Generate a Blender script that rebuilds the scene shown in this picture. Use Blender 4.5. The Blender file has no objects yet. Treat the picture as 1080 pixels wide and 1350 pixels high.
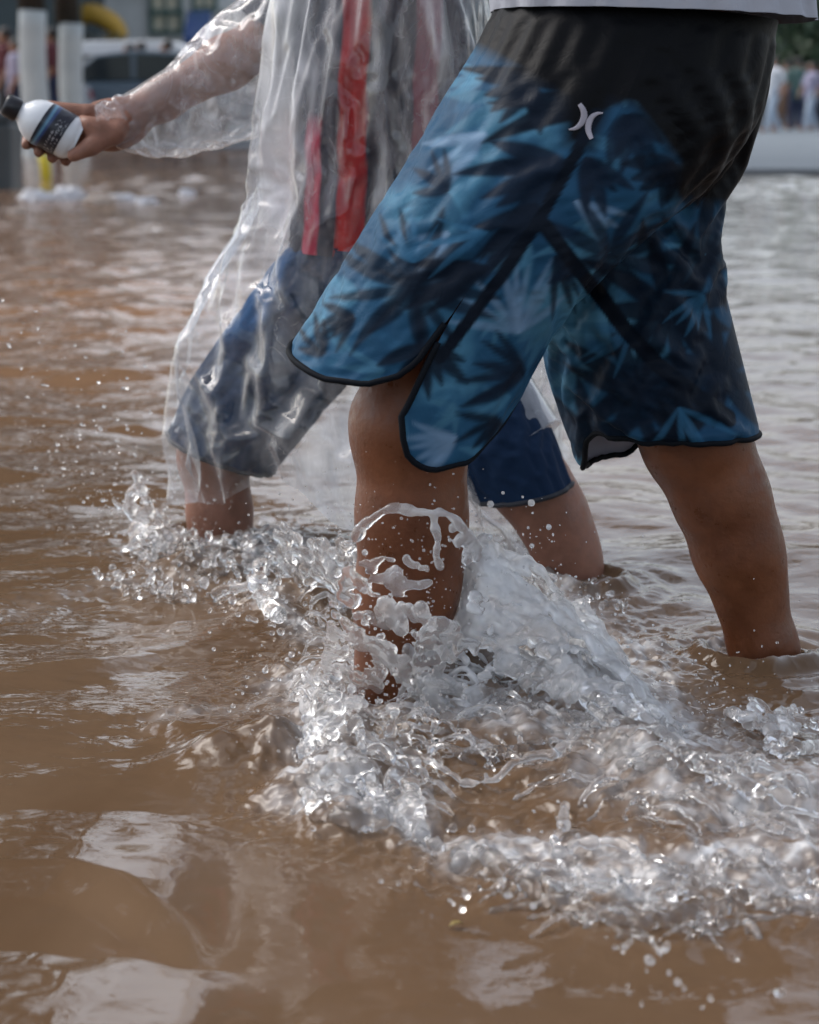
import bpy, math, random
import numpy as np
from mathutils import Vector

rng = np.random.default_rng(11)
random.seed(11)
R = math.radians
scene = bpy.context.scene
COL = scene.collection

# ------------------------------------------------------------------ camera
F = 2550.0                       # focal length in pixels of the 1080 x 1350 photograph
CAMZ = 0.64                      # metres above the flood water (z = 0)
PITCH = math.atan((675 - 140) / F)
SP, CP = math.sin(PITCH), math.cos(PITCH)
CAMP = np.array([0.0, 0.0, CAMZ])
cam_d = bpy.data.cameras.new("camera")
cam = bpy.data.objects.new("camera", cam_d)
COL.objects.link(cam)
cam.location = (0, 0, CAMZ)
cam.rotation_euler = (R(90) - PITCH, 0, 0)
cam_d.sensor_fit = 'VERTICAL'
cam_d.sensor_height = 36.0
cam_d.sensor_width = 36.0
cam_d.lens = F / 1350 * 36
cam_d.clip_start = 0.05
cam_d.clip_end = 1500
cam_d.dof.use_dof = True
cam_d.dof.focus_distance = 2.12
cam_d.dof.aperture_fstop = 6.3
scene.camera = cam

def ray(px, py):
    xc = (px - 540) / F
    yc = -(py - 675) / F
    return np.array([xc, CP + yc * SP, -SP + yc * CP])

def P(px, py, Y):
    d = ray(px, py)
    return CAMP + d * (Y / d[1])

def W(px, py, h=0.0):
    d = ray(px, py)
    return CAMP + d * ((h - CAMZ) / d[2])

def to_px(p):
    p = np.asarray(p, float)
    q = p - CAMP
    z = q[..., 1] * CP - q[..., 2] * SP
    u = q[..., 1] * SP + q[..., 2] * CP
    return 540 + F * q[..., 0] / z, 675 - F * u / z

# ------------------------------------------------------------------ noise
_perm = np.random.default_rng(5).permutation(256)
_perm = np.concatenate([_perm, _perm, _perm])
_g3 = np.random.default_rng(6).normal(size=(256, 3))
_g3 /= np.linalg.norm(_g3, axis=1)[:, None]

def perlin(x, y, z=0.0):
    x, y, z = np.broadcast_arrays(np.asarray(x, float), np.asarray(y, float), np.asarray(z, float))
    xi, yi, zi = np.floor(x), np.floor(y), np.floor(z)
    fx, fy, fz = x - xi, y - yi, z - zi
    xi = xi.astype(int) & 255; yi = yi.astype(int) & 255; zi = zi.astype(int) & 255
    u = fx*fx*fx*(fx*(fx*6-15)+10); v = fy*fy*fy*(fy*(fy*6-15)+10); w = fz*fz*fz*(fz*(fz*6-15)+10)
    def g(dx, dy, dz):
        h = _perm[_perm[_perm[xi+dx]+yi+dy]+zi+dz]
        gr = _g3[h]
        return gr[..., 0]*(fx-dx) + gr[..., 1]*(fy-dy) + gr[..., 2]*(fz-dz)
    def L(a, b, t): return a + t*(b-a)
    return L(L(L(g(0,0,0), g(1,0,0), u), L(g(0,1,0), g(1,1,0), u), v),
             L(L(g(0,0,1), g(1,0,1), u), L(g(0,1,1), g(1,1,1), u), v), w) * 1.6

def fbm(x, y, z=0.0, oct=4, gain=0.5):
    s = 0; a = 1.0; f = 1.0
    for k in range(oct):
        s = s + a*perlin(x*f+17.3*k, y*f-9.1*k, z*f+4.7*k)
        a *= gain; f *= 2.03
    return s

def sstep(a, b, x):
    t = np.clip((x-a)/(b-a), 0, 1)
    return t*t*(3-2*t)

# ------------------------------------------------------------------ objects
def tag(o, label=None, cat=None, group=None, kind=None):
    if label: o['label'] = label
    if cat: o['category'] = cat
    if group: o['group'] = group
    if kind: o['kind'] = kind
    return o

def link(name, me, mat=None, parent=None, smooth=True):
    o = bpy.data.objects.new(name, me)
    COL.objects.link(o)
    if mat is not None:
        for m in (mat if isinstance(mat, (list, tuple)) else [mat]):
            me.materials.append(m)
    if smooth and len(me.polygons):
        me.polygons.foreach_set('use_smooth', np.ones(len(me.polygons), dtype=bool))
    if parent is not None:
        o.parent = parent
    return o

def mesh_np(name, V, Q):
    """mesh from a vertex array and a quad (or triangle) index array"""
    me = bpy.data.meshes.new(name)
    V = np.ascontiguousarray(V, dtype=np.float32); Q = np.ascontiguousarray(Q, dtype=np.int32)
    n, k = Q.shape
    me.vertices.add(len(V)); me.vertices.foreach_set('co', V.ravel())
    me.loops.add(n*k); me.loops.foreach_set('vertex_index', Q.ravel())
    me.polygons.add(n)
    me.polygons.foreach_set('loop_start', np.arange(0, n*k, k, dtype=np.int32))
    me.update(calc_edges=True); me.validate()
    return me

def col_attr(me, name, C):
    C = np.asarray(C, np.float32)
    if C.ndim == 1:
        a = me.attributes.new(name, 'FLOAT', 'POINT'); a.data.foreach_set('value', C)
    else:
        a = me.attributes.new(name, 'FLOAT_COLOR', 'POINT')
        a.data.foreach_set('color', np.concatenate([C, np.ones((len(C), 1), np.float32)], 1).ravel())

def empty(name, loc, rz=0.0):
    o = bpy.data.objects.new(name, None); COL.objects.link(o)
    o.location = loc; o.rotation_euler = (0, 0, rz)
    o.empty_display_size = 0.1
    return o

class MB:
    """collects boxes, tubes, lofts, lathes into one mesh"""
    def __init__(s): s.v = []; s.f = []
    def add(s, V, Fc):
        b = len(s.v); s.v += [tuple(map(float, p)) for p in V]; s.f += [tuple(b+i for i in q) for q in Fc]; return s
    def box(s, x0, x1, y0, y1, z0, z1):
        V = [(x0,y0,z0),(x1,y0,z0),(x1,y1,z0),(x0,y1,z0),(x0,y0,z1),(x1,y0,z1),(x1,y1,z1),(x0,y1,z1)]
        return s.add(V, [(0,3,2,1),(4,5,6,7),(0,1,5,4),(1,2,6,5),(2,3,7,6),(3,0,4,7)])
    def tube(s, pts, rad, n=10, caps=True):
        pts = [Vector(p) for p in pts]
        if not hasattr(rad, '__len__'): rad = [rad]*len(pts)
        V = []; prev = None
        for i, p in enumerate(pts):
            t = (pts[min(i+1, len(pts)-1)] - pts[max(i-1, 0)]).normalized()
            if prev is None:
                a = t.orthogonal().normalized()
            else:
                a = (prev - t*prev.dot(t)).normalized()
            prev = a; b = t.cross(a)
            for k in range(n):
                an = 2*math.pi*k/n
                V.append(p + (a*math.cos(an) + b*math.sin(an))*rad[i])
        Fc = []
        for i in range(len(pts)-1):
            for k in range(n):
                Fc.append((i*n+k, i*n+(k+1) % n, (i+1)*n+(k+1) % n, (i+1)*n+k))
        if caps:
            Fc.append(tuple(range(n-1, -1, -1))); Fc.append(tuple((len(pts)-1)*n+k for k in range(n)))
        return s.add(V, Fc)
    def prism(s, prof, y0, y1, taper=0.0):
        """profile in (x, z) extruded along y"""
        n = len(prof)
        V = [(x, y0, z) for x, z in prof] + [(x, y1, z) for x, z in prof]
        Fc = [(i, (i+1) % n, n+(i+1) % n, n+i) for i in range(n)]
        Fc.append(tuple(range(n-1, -1, -1))); Fc.append(tuple(range(n, 2*n)))
        return s.add(V, Fc)
    def ell(s, c, r, nu=14, nv=9):
        V = []; Fc = []
        for j in range(nv+1):
            th = math.pi*j/nv
            for i in range(nu):
                ph = 2*math.pi*i/nu
                V.append((c[0]+r[0]*math.sin(th)*math.cos(ph), c[1]+r[1]*math.sin(th)*math.sin(ph), c[2]+r[2]*math.cos(th)))
        for j in range(nv):
            for i in range(nu):
                Fc.append((j*nu+i, (j+1)*nu+i, (j+1)*nu+(i+1) % nu, j*nu+(i+1) % nu))
        return s.add(V, Fc)
    def build(s, name, mat=None, parent=None, smooth=False, bevel=0.0, seg=2):
        me = bpy.data.meshes.new(name); me.from_pydata(s.v, [], s.f); me.update()
        o = link(name, me, mat, parent, smooth)
        if bevel > 0:
            m = o.modifiers.new('bevel', 'BEVEL'); m.width = bevel; m.segments = seg; m.limit_method = 'ANGLE'
            m.harden_normals = False
        return o

# ------------------------------------------------------------------ implicit surfaces
class Field:
    def __init__(s, lo, hi, h):
        s.lo = np.asarray(lo, float); s.h = h
        s.n = np.ceil((np.asarray(hi, float)-s.lo)/h).astype(int)+1
        s.D = np.full(s.n, 9.0, np.float32)
    def _win(s, lo, hi):
        a = np.clip(np.floor((lo-s.lo)/s.h).astype(int), 0, s.n-1)
        b = np.clip(np.ceil((hi-s.lo)/s.h).astype(int)+1, 1, s.n)
        if np.any(b <= a): return None
        ax = [s.lo[i]+s.h*np.arange(a[i], b[i]) for i in range(3)]
        X, Y, Z = np.meshgrid(*ax, indexing='ij', sparse=True)
        return (slice(a[0], b[0]), slice(a[1], b[1]), slice(a[2], b[2])), X, Y, Z
    def _smin(s, sl, d, k):
        A = s.D[sl]
        if k <= 0: s.D[sl] = np.minimum(A, d); return
        hh = np.clip(0.5+0.5*(A-d)/k, 0, 1)
        s.D[sl] = (A*(1-hh)+d*hh-k*hh*(1-hh)).astype(np.float32)
    def cone(s, a, b, ra, rb, k=0.012):
        a = np.asarray(a, float); b = np.asarray(b, float); m = max(ra, rb)+0.05+k
        w = s._win(np.minimum(a, b)-m, np.maximum(a, b)+m)
        if w is None: return
        sl, X, Y, Z = w
        ab = b-a; L2 = max(ab@ab, 1e-9)
        t = np.clip(((X-a[0])*ab[0]+(Y-a[1])*ab[1]+(Z-a[2])*ab[2])/L2, 0, 1)
        d = np.sqrt((X-a[0]-t*ab[0])**2+(Y-a[1]-t*ab[1])**2+(Z-a[2]-t*ab[2])**2)-(ra+(rb-ra)*t)
        s._smin(sl, d, k)
    def chain(s, pts, rad, k=0.012):
        for i in range(len(pts)-1): s.cone(pts[i], pts[i+1], rad[i], rad[i+1], k)
    def ell(s, c, r, M=None, k=0.012):
        """ellipsoid; M rows are its axes"""
        c = np.asarray(c, float); r = np.asarray(r, float); m = max(r)+0.05+k
        w = s._win(c-m, c+m)
        if w is None: return
        sl, X, Y, Z = w
        M = np.eye(3) if M is None else np.asarray(M, float)
        q = [M[i][0]*(X-c[0])+M[i][1]*(Y-c[1])+M[i][2]*(Z-c[2]) for i in range(3)]
        k0 = np.sqrt(sum((q[i]/r[i])**2 for i in range(3)))
        k1 = np.sqrt(sum((q[i]/r[i]**2)**2 for i in range(3)))+1e-9
        s._smin(sl, k0*(k0-1)/k1, k)
    def mesh(s):
        return surface_nets(s.D, s.lo, s.h)

def surface_nets(D, lo, h):
    I = D < 0
    c = [I[dx:D.shape[0]-1+dx, dy:D.shape[1]-1+dy, dz:D.shape[2]-1+dz] for dx in (0, 1) for dy in (0, 1) for dz in (0, 1)]
    anyi = c[0].copy(); alli = c[0].copy()
    for q in c[1:]:
        anyi |= q; alli &= q
    act = anyi & ~alli
    idx = np.argwhere(act)
    vid = np.full(act.shape, -1, np.int32)
    vid[act] = np.arange(len(idx))
    corners = [(dx, dy, dz) for dx in (0, 1) for dy in (0, 1) for dz in (0, 1)]
    val = np.stack([D[idx[:, 0]+a, idx[:, 1]+b, idx[:, 2]+e] for a, b, e in corners], 1).astype(float)
    acc = np.zeros((len(idx), 3)); cnt = np.zeros(len(idx))
    for i in range(8):
        for j in range(i+1, 8):
            if sum(abs(corners[i][k]-corners[j][k]) for k in range(3)) != 1: continue
            m = (val[:, i] < 0) != (val[:, j] < 0)
            t = np.where(m, val[:, i]/np.where(m, val[:, i]-val[:, j], 1), 0)
            p = np.asarray(corners[i])+t[:, None]*(np.asarray(corners[j])-np.asarray(corners[i]))
            acc += np.where(m[:, None], p, 0); cnt += m
    V = lo+h*(idx+acc/cnt[:, None])
    Q = []
    for ax in range(3):
        o = [np.arange(n) for n in D.shape]
        sa = [slice(None)]*3; sb = [slice(None)]*3
        sa[ax] = slice(0, -1); sb[ax] = slice(1, None)
        A = I[tuple(sa)]; B = I[tuple(sb)]
        e = np.argwhere(A != B)
        u, v = [(1, 2), (2, 0), (0, 1)][ax]
        ok = (e[:, u] > 0) & (e[:, v] > 0) & (e[:, u] < D.shape[u]-1) & (e[:, v] < D.shape[v]-1)
        e = e[ok]
        if not len(e): continue
        flip = ~A[e[:, 0], e[:, 1], e[:, 2]]
        def cell(du, dv):
            q = e.copy(); q[:, u] -= du; q[:, v] -= dv
            return vid[q[:, 0], q[:, 1], q[:, 2]]
        quad = np.stack([cell(1, 1), cell(0, 1), cell(0, 0), cell(1, 0)], 1)
        quad[flip] = quad[flip][:, ::-1]
        Q.append(quad)
    Q = np.concatenate(Q)
    return V, Q[(Q >= 0).all(1)]

# ------------------------------------------------------------------ cloth
def catmull(K, t):
    K = np.asarray(K, float); n = len(K)-1
    x = np.clip(np.asarray(t)*n, 0, n-1e-6); i = x.astype(int); f = (x-i)[:, None]
    Kp = np.concatenate([[2*K[0]-K[1]], K, [2*K[-1]-K[-2]]])
    p0, p1, p2, p3 = Kp[i], Kp[i+1], Kp[i+2], Kp[i+3]
    return 0.5*((2*p1)+(-p0+p2)*f+(2*p0-5*p1+4*p2-p3)*f**2+(-p0+3*p1-3*p2+p3)*f**3)

def ring_tube(rings, phi, ns, power=1.0):
    """rings: (front px, back px, Y centre, Y half depth); returns grid (ns, nphi, 3) and the path direction"""
    rows = []
    for fr, bk, Yc, Yh in rings:
        A = P(fr[0], fr[1], Yc); B = P(bk[0], bk[1], Yc)
        rows.append(np.concatenate([(A+B)/2, (B-A)/2, [Yh]]))
    S = catmull(rows, np.linspace(0, 1, ns))
    c = S[:, None, 0:3]; a = S[:, None, 3:6]; yh = S[:, None, 6:7]
    cf = np.cos(phi); sf = np.sin(phi)
    cf = np.sign(cf)*np.abs(cf)**power; sf = np.sign(sf)*np.abs(sf)**power
    return c-a*cf[None, :, None]+yh*sf[None, :, None]*np.array([0, -1.0, 0])

def grid_quads(nr, nc, closed):
    r = np.arange(nr-1)[:, None]; m = nc if closed else nc-1
    k = np.arange(m)[None, :]; k2 = (k+1) % nc
    return np.stack([(r*nc+k).ravel(), (r*nc+k2).ravel(), ((r+1)*nc+k2).ravel(), ((r+1)*nc+k).ravel()], 1)

def pbd(X0, closed, grow=(1.03, 1.03), goal=0.05, steps=80, iters=4, g=0.0, caps=(), bend=0.25, jitter=0.002, seed=0, damp=0.9, margin=0.004):
    """position-based cloth on a grid: the cloth is grown a little against its drawn shape, so it buckles into folds"""
    rg = np.random.default_rng(seed)
    nr, nc, _ = X0.shape
    X = X0+rg.normal(size=X0.shape)*jitter
    Xp = X.copy()
    goal = np.broadcast_to(np.asarray(goal, float), (nr, nc))[..., None]
    def pad(A): return np.concatenate([A, A[:, :1]], 1) if closed else A
    sets = []
    def addset(dr, dc, gr, st):
        Xq = X0
        if closed:
            A = np.arange(nc); 
            i = np.arange(nr-dr)
            a = (i[:, None], A[None, :]); b = (i[:, None]+dr, (A[None, :]+dc) % nc)
        else:
            lo = max(0, -dc); hi = nc-max(0, dc)
            A = np.arange(lo, hi); i = np.arange(nr-dr)
            a = (i[:, None], A[None, :]); b = (i[:, None]+dr, A[None, :]+dc)
        L = np.linalg.norm(Xq[b]-Xq[a], axis=-1)*gr
        sets.append((a, b, L, st))
    gm = 0.5*(grow[0]+grow[1])
    addset(0, 1, grow[0], 0.5); addset(1, 0, grow[1], 0.5)
    addset(1, 1, gm, 0.3); addset(1, -1, gm, 0.3)
    addset(0, 2, grow[0], 0.5*bend); addset(2, 0, grow[1], 0.5*bend)
    if bend > 0.3:
        addset(0, 4, grow[0], 0.3*bend); addset(4, 0, grow[1], 0.3*bend)
    for s_ in range(steps):
        vel = (X-Xp)*damp; Xp = X.copy(); X = X+vel
        X[..., 2] -= g
        for _ in range(iters):
            for a, b, L, st in sets:
                d = X[b]-X[a]; l = np.linalg.norm(d, axis=-1)+1e-9
                c = (st*0.5*(l-L)/l)[..., None]*d
                # both ends move, Jacobi within the set (each vertex occurs at most twice)
                X[a] += c; X[b] -= c
        X += goal*(X0-X)
        for A, B, ra, rb in caps:
            ab = B-A; t = np.clip(((X-A)@ab)/(ab@ab), 0, 1)
            q = X-(A+t[..., None]*ab); l = np.linalg.norm(q, axis=-1)+1e-9
            rr = ra+(rb-ra)*t+margin
            X += (np.clip(rr-l, 0, None)/l)[..., None]*q
    return X

# ------------------------------------------------------------------ materials
def new_mat(name):
    m = bpy.data.materials.new(name); m.use_nodes = True
    nt = m.node_tree; nt.nodes.clear()
    out = nt.nodes.new('ShaderNodeOutputMaterial')
    return m, nt, out

def N(nt, typ, **kw):
    n = nt.nodes.new(typ)
    for k, v in kw.items():
        if k.startswith('i_'):
            key = k[2:]
            n.inputs[int(key) if key.isdigit() else key.replace('_', ' ')].default_value = v
        else: setattr(n, k, v)
    return n

def noise_mix(nt, c1, c2, scale=5.0, detail=4.0, lo=0.35, hi=0.65, coord='Object', stretch=None):
    tc = N(nt, 'ShaderNodeTexCoord')
    src = tc.outputs[coord]
    if stretch:
        mp = N(nt, 'ShaderNodeMapping'); mp.inputs['Scale'].default_value = stretch
        nt.links.new(src, mp.inputs[0]); src = mp.outputs[0]
    no = N(nt, 'ShaderNodeTexNoise'); no.inputs['Scale'].default_value = scale; no.inputs['Detail'].default_value = detail
    nt.links.new(src, no.inputs['Vector'])
    mr = N(nt, 'ShaderNodeMapRange'); mr.inputs['From Min'].default_value = lo; mr.inputs['From Max'].default_value = hi
    nt.links.new(no.outputs['Fac'], mr.inputs['Value'])
    mx = N(nt, 'ShaderNodeMix', data_type='RGBA')
    mx.inputs['A'].default_value = (*c1, 1); mx.inputs['B'].default_value = (*c2, 1)
    nt.links.new(mr.outputs[0], mx.inputs['Factor'])
    return mx.outputs['Result'], no.outputs['Fac'], src

def simple(name, c1, c2=None, rough=0.6, scale=6.0, metallic=0.0, bump=0.0, bscale=60.0, spec=0.5, stretch=None):
    m, nt, out = new_mat(name)
    p = N(nt, 'ShaderNodeBsdfPrincipled')
    p.inputs['Roughness'].default_value = rough; p.inputs['Metallic'].default_value = metallic
    p.inputs['Specular IOR Level'].default_value = spec
    c2 = c2 or tuple(0.8*x for x in c1)
    c, f, src = noise_mix(nt, c1, c2, scale, stretch=stretch)
    nt.links.new(c, p.inputs['Base Color'])
    if bump > 0:
        no = N(nt, 'ShaderNodeTexNoise'); no.inputs['Scale'].default_value = bscale; no.inputs['Detail'].default_value = 5
        nt.links.new(src, no.inputs['Vector'])
        b = N(nt, 'ShaderNodeBump'); b.inputs['Strength'].default_value = bump; b.inputs['Distance'].default_value = 0.01
        nt.links.new(no.outputs['Fac'], b.inputs['Height']); nt.links.new(b.outputs[0], p.inputs['Normal'])
    nt.links.new(p.outputs[0], out.inputs[0])
    return m
# ------------------------------------------------------------------ flood water
def polyline_dist(X, Y, pts):
    """distance in metres to a polyline, and the position along it (0..1)"""
    best = np.full(X.shape, 9.0); along = np.zeros(X.shape)
    n = len(pts)-1
    for i in range(n):
        a = pts[i]; b = pts[i+1]
        ab = (b[0]-a[0], b[1]-a[1]); L = ab[0]**2+ab[1]**2+1e-12
        t = np.clip(((X-a[0])*ab[0]+(Y-a[1])*ab[1])/L, 0, 1)
        d = np.hypot(X-a[0]-t*ab[0], Y-a[1]-t*ab[1])
        m = d < best
        best = np.where(m, d, best); along = np.where(m, (i+t)/n, along)
    return best, along

def wpts(px, h=0.0): return [W(x, y, h)[:2] for x, y in px]

# mounds of water thrown up by the near leg: pixel, height, radius
MOUNDS = [(598, 742, .125, .050), (655, 760, .115, .060), (715, 790, .095, .060), (640, 830, .085, .075), (760, 850, .085, .070),
          (830, 925, .075, .065), (700, 920, .055, .080), (560, 930, .060, .060), (470, 930, .050, .050), (430, 990, .040, .050),
          (880, 985, .055, .060), (450, 1050, .028, .040), (960, 1010, .045, .070), (1050, 1010, .045, .080), (620, 990, .035, .07),
          (760, 1000, .035, .08), (860, 1080, .03, .07), (960, 1120, .028, .07), (1060, 1110, .03, .07), (700, 1145, .022, .04), (800, 1180, .024, .045),
          (900, 1190, .024, .05), (1020, 1190, .026, .06),
          (290, 950, .046, .046), (350, 938, .050, .05), (420, 915, .05, .04), (240, 728, .030, .045), (310, 735, .028, .05), (380, 745, .045, .05), (430, 735, .06, .045), (360, 780, .03, .035)]
_MW = [(W(x, y, h), h, r) for x, y, h, r in MOUNDS]
# foam streaks: pixels on the water, width in metres, strength
STREAKS = [([(590, 735), (680, 820), (790, 900), (890, 985)], .075, 1.0),
           ([(640, 760), (740, 830), (840, 930)], .07, 1.0),
           ([(700, 770), (800, 850), (870, 930)], .05, .8),
           ([(560, 800), (640, 880), (760, 960), (900, 1010)], .06, .8),
           ([(400, 900), (430, 990), (440, 1060), (520, 1085)], .045, .85),
           ([(470, 900), (560, 960), (680, 990), (800, 1010)], .045, .6),
           ([(400, 1040), (470, 1080), (560, 1105), (650, 1130), (700, 1165), (790, 1195), (860, 1205)], .022, .95),
           ([(640, 1125), (760, 1150), (880, 1170), (1000, 1150), (1100, 1160)], .040, .85),
           ([(880, 1000), (960, 1040), (1080, 1090)], .07, .6),
           ([(800, 1040), (900, 1090), (1080, 1120)], .05, .55),
           ([(980, 1180), (1100, 1200)], .04, .6),
           ([(330, 690), (400, 740), (480, 760)], .05, .6),
           ([(180, 735), (260, 735), (340, 745)], .030, .45),
           ([(330, 750), (355, 800), (420, 850)], .02, .5),
           ([(230, 955), (300, 945), (380, 930)], .035, .30),  # this pale stroke paints the sky's reflection on the bulge, not foam
           ([(945, 850), (985, 882), (1030, 892), (1062, 880)], .012, .45),
           ([(742, 772), (775, 786), (806, 774)], .010, .4),
           ([(20, 800), (140, 770), (260, 770)], .05, .12)]
_SW = [(wpts(p), w, s) for p, w, s in STREAKS]
# legs standing in the water: ring waves round them
RINGS = [(P(505, 905, 2.02)[:2], .075), (W(1000, 868)[:2], .07), (P(272, 715, 2.83)[:2], .06), (W(772, 772)[:2], .055)]

def calm_zone(X, Y): return np.exp(-(((X+.30)/.34)**4+((Y-1.35)/.42)**4))

def water_height(X, Y):
    h = np.zeros_like(X)
    rg = np.random.default_rng(3)
    wx = X+0.10*perlin(X*1.3, Y*1.3, 3.1)+0.03*perlin(X*4.1, Y*4.1, 1.2)
    wy = Y+0.10*perlin(X*1.3+7, Y*1.3, 5.1)+0.03*perlin(X*4.1, Y*4.1+5, 2.2)
    for lam, n, st in ((.9, 3, .040), (.45, 5, .055), (.24, 7, .065), (.13, 8, .058), (.075, 7, .042)):
        for _ in range(n):
            an = rg.uniform(-1.25, 1.25)+math.pi/2
            l = lam*rg.uniform(.75, 1.3); k = 2*math.pi/l
            a = st/k/math.sqrt(n)
            ph = k*(wx*math.cos(an)+wy*math.sin(an))+rg.uniform(0, 6.28)
            fade = 1.0/(1.0+(np.abs(Y)*0.0035/l)**2*3)       # short waves die out where the mesh gets coarse
            h += a*(np.sin(ph)+0.25*np.sin(2*ph+.6))*fade
    gust = 0.62+0.55*sstep(-.5, .6, perlin(X*.7, Y*.35, 9.0))
    calm = 1-0.82*calm_zone(X, Y)   # smooth water close to the lens
    return h*gust*calm

def splash_fields(X, Y):
    """mound height, turbulence mask and foam of the splashed water"""
    s = np.zeros_like(X)
    for p, h, r in _MW:
        d2 = ((X-p[0])**2+((Y-p[1])*0.85)**2)/(r*r)
        s += (h*np.exp(-d2))**3
    mound = np.cbrt(s)
    foam = np.zeros_like(X); turb = np.zeros_like(X)
    wx = X+0.012*perlin(X*30, Y*30, 1.0)+0.02*perlin(X*11, Y*11, 4.0)
    wy = Y+0.012*perlin(X*30, Y*30, 7.0)+0.02*perlin(X*11, Y*11, 2.0)
    for pts, w, st in _SW:
        d, al = polyline_dist(wx, wy, pts)
        foam = np.maximum(foam, st*np.exp(-(d/w)**2*1.4))
        turb = np.maximum(turb, np.exp(-(d/(w*1.9))**2)*min(1, st+.2))
    return mound*.62, turb, foam

rowsY = np.concatenate([np.linspace(.95, 1.5, 200, endpoint=False), np.linspace(1.5, 2.95, 560, endpoint=False),
                        2.95*np.exp(np.linspace(0, math.log(46/2.95), 430))])
colsT = np.linspace(-.34, .34, 640)
GY = np.repeat(rowsY[:, None], len(colsT), 1)
GX = GY*colsT[None, :]
H = water_height(GX, GY)
foamA = np.zeros_like(GX)
nr_ = int(np.searchsorted(rowsY, 3.3))
xs, ys = GX[:nr_], GY[:nr_]
mound, turb, foam0 = splash_fields(xs, ys)
def ridg(f, z): return 1-np.abs(perlin(xs*f, ys*f, z))*2
fine = fbm(xs*26, ys*26, 2.0, 3)*.55+ridg(15, 3.0)*.45
lump = ridg(34, 8.0)*.6+ridg(62, 5.0)*.4
H[:nr_] += mound*(1+.30*fbm(xs*14, ys*14, 6.0, 3))+turb*(.012*fine+.0075*lump)
for (cx, cy), r in RINGS:
    d = np.hypot(xs-cx, ys-cy)-r
    H[:nr_] += .006*np.exp(-np.abs(d)/.05)*np.cos(d*2*math.pi/.045)*(1-.6*turb)*(d > -.02)+.010*np.exp(-(d/.022)**2)
tex = sstep(-.35, .75, fbm(xs*40, ys*40, 1.0, 4)*.6+ridg(24, 2.0)*.5-.1)
# two low swells close to the lens, their far sides tipped to the open sky
def swell(px, A, back, front, x0=-9):
    d, _ = polyline_dist(xs+.006*perlin(xs*16, ys*16, 1.0)+.012*perlin(xs*6, ys*6, 2.0), ys+.008*perlin(xs*18, ys*18, 5.0), px)
    yc_ = np.interp(xs, [p[0] for p in px], [p[1] for p in px])
    sd_ = np.where(ys > yc_, d, -d)
    up = np.clip(1-sd_/back, 0, 1); dn = np.clip(1+sd_/front, 0, 1)
    endf = (1-sstep(px[-1][0]-.06, px[-1][0]+.02, xs))*sstep(x0-.02, x0+.05, xs)
    return A*np.where(sd_ > 0, up, dn*dn*(3-2*dn))*endf
H[:nr_] += swell(wpts([(-260, 1180), (0, 1150), (90, 1148), (160, 1165), (220, 1205), (285, 1240)]), .0125, .150, .06)
H[:nr_] += swell(wpts([(-260, 1380), (0, 1400), (150, 1420), (330, 1440)]), .0210, .17, .06)
H[:nr_] += swell(wpts([(190, 960), (250, 978), (320, 975), (430, 945)]), .013, .10, .05, W(200, 960)[0])
H[:nr_] += swell(wpts([(-200, 905), (60, 880), (200, 866)]), .006, .12, .1)
foamA[:nr_] = np.clip(foam0*(.35+1.1*tex), 0, 1)
# bits of old scum drifting on the quiet water
V = np.stack([GX, GY, H], -1).reshape(-1, 3)
nfan = len(V)
Q = grid_quads(len(rowsY), len(colsT), False)[:, ::-1]
nr, nc = GX.shape
big = [(-160, -60), (160, -60), (160, 46), (-160, 46)]
edge = {'near': np.arange(nc), 'right': np.arange(nr)*nc+nc-1, 'left': np.arange(nr)*nc}
extra = []; eq = []
def strip(ids, fx):
    b = nfan+len(extra)
    for i in ids: extra.append(fx(V[i]))
    for k in range(len(ids)-1):
        eq.append((ids[k], ids[k+1], b+k+1, b+k))
strip(edge['right'], lambda p: (160, p[1], 0)); strip(edge['left'][::-1], lambda p: (-160, p[1], 0))
strip(edge['near'][::-1], lambda p: (p[0], -60, 0))
b = nfan+len(extra)
extra += [(-160, .95, 0), (160, .95, 0), (-160, -60, 0), (160, -60, 0)]
eq += [(edge['near'][0], b+0, b+2, b-1), (b+1, edge['near'][-1], b-len(edge['near']), b+3)]
Vall = np.concatenate([V, np.array(extra)])
Qall = np.concatenate([Q, np.array(eq, int)])
me = mesh_np('water', Vall, Qall)
col_attr(me, 'foam', np.concatenate([foamA.ravel(), np.zeros(len(extra))]))

col_attr(me, 'rip', np.concatenate([(1-.85*calm_zone(GX, GY)).ravel(), np.ones(len(extra))]))

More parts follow.
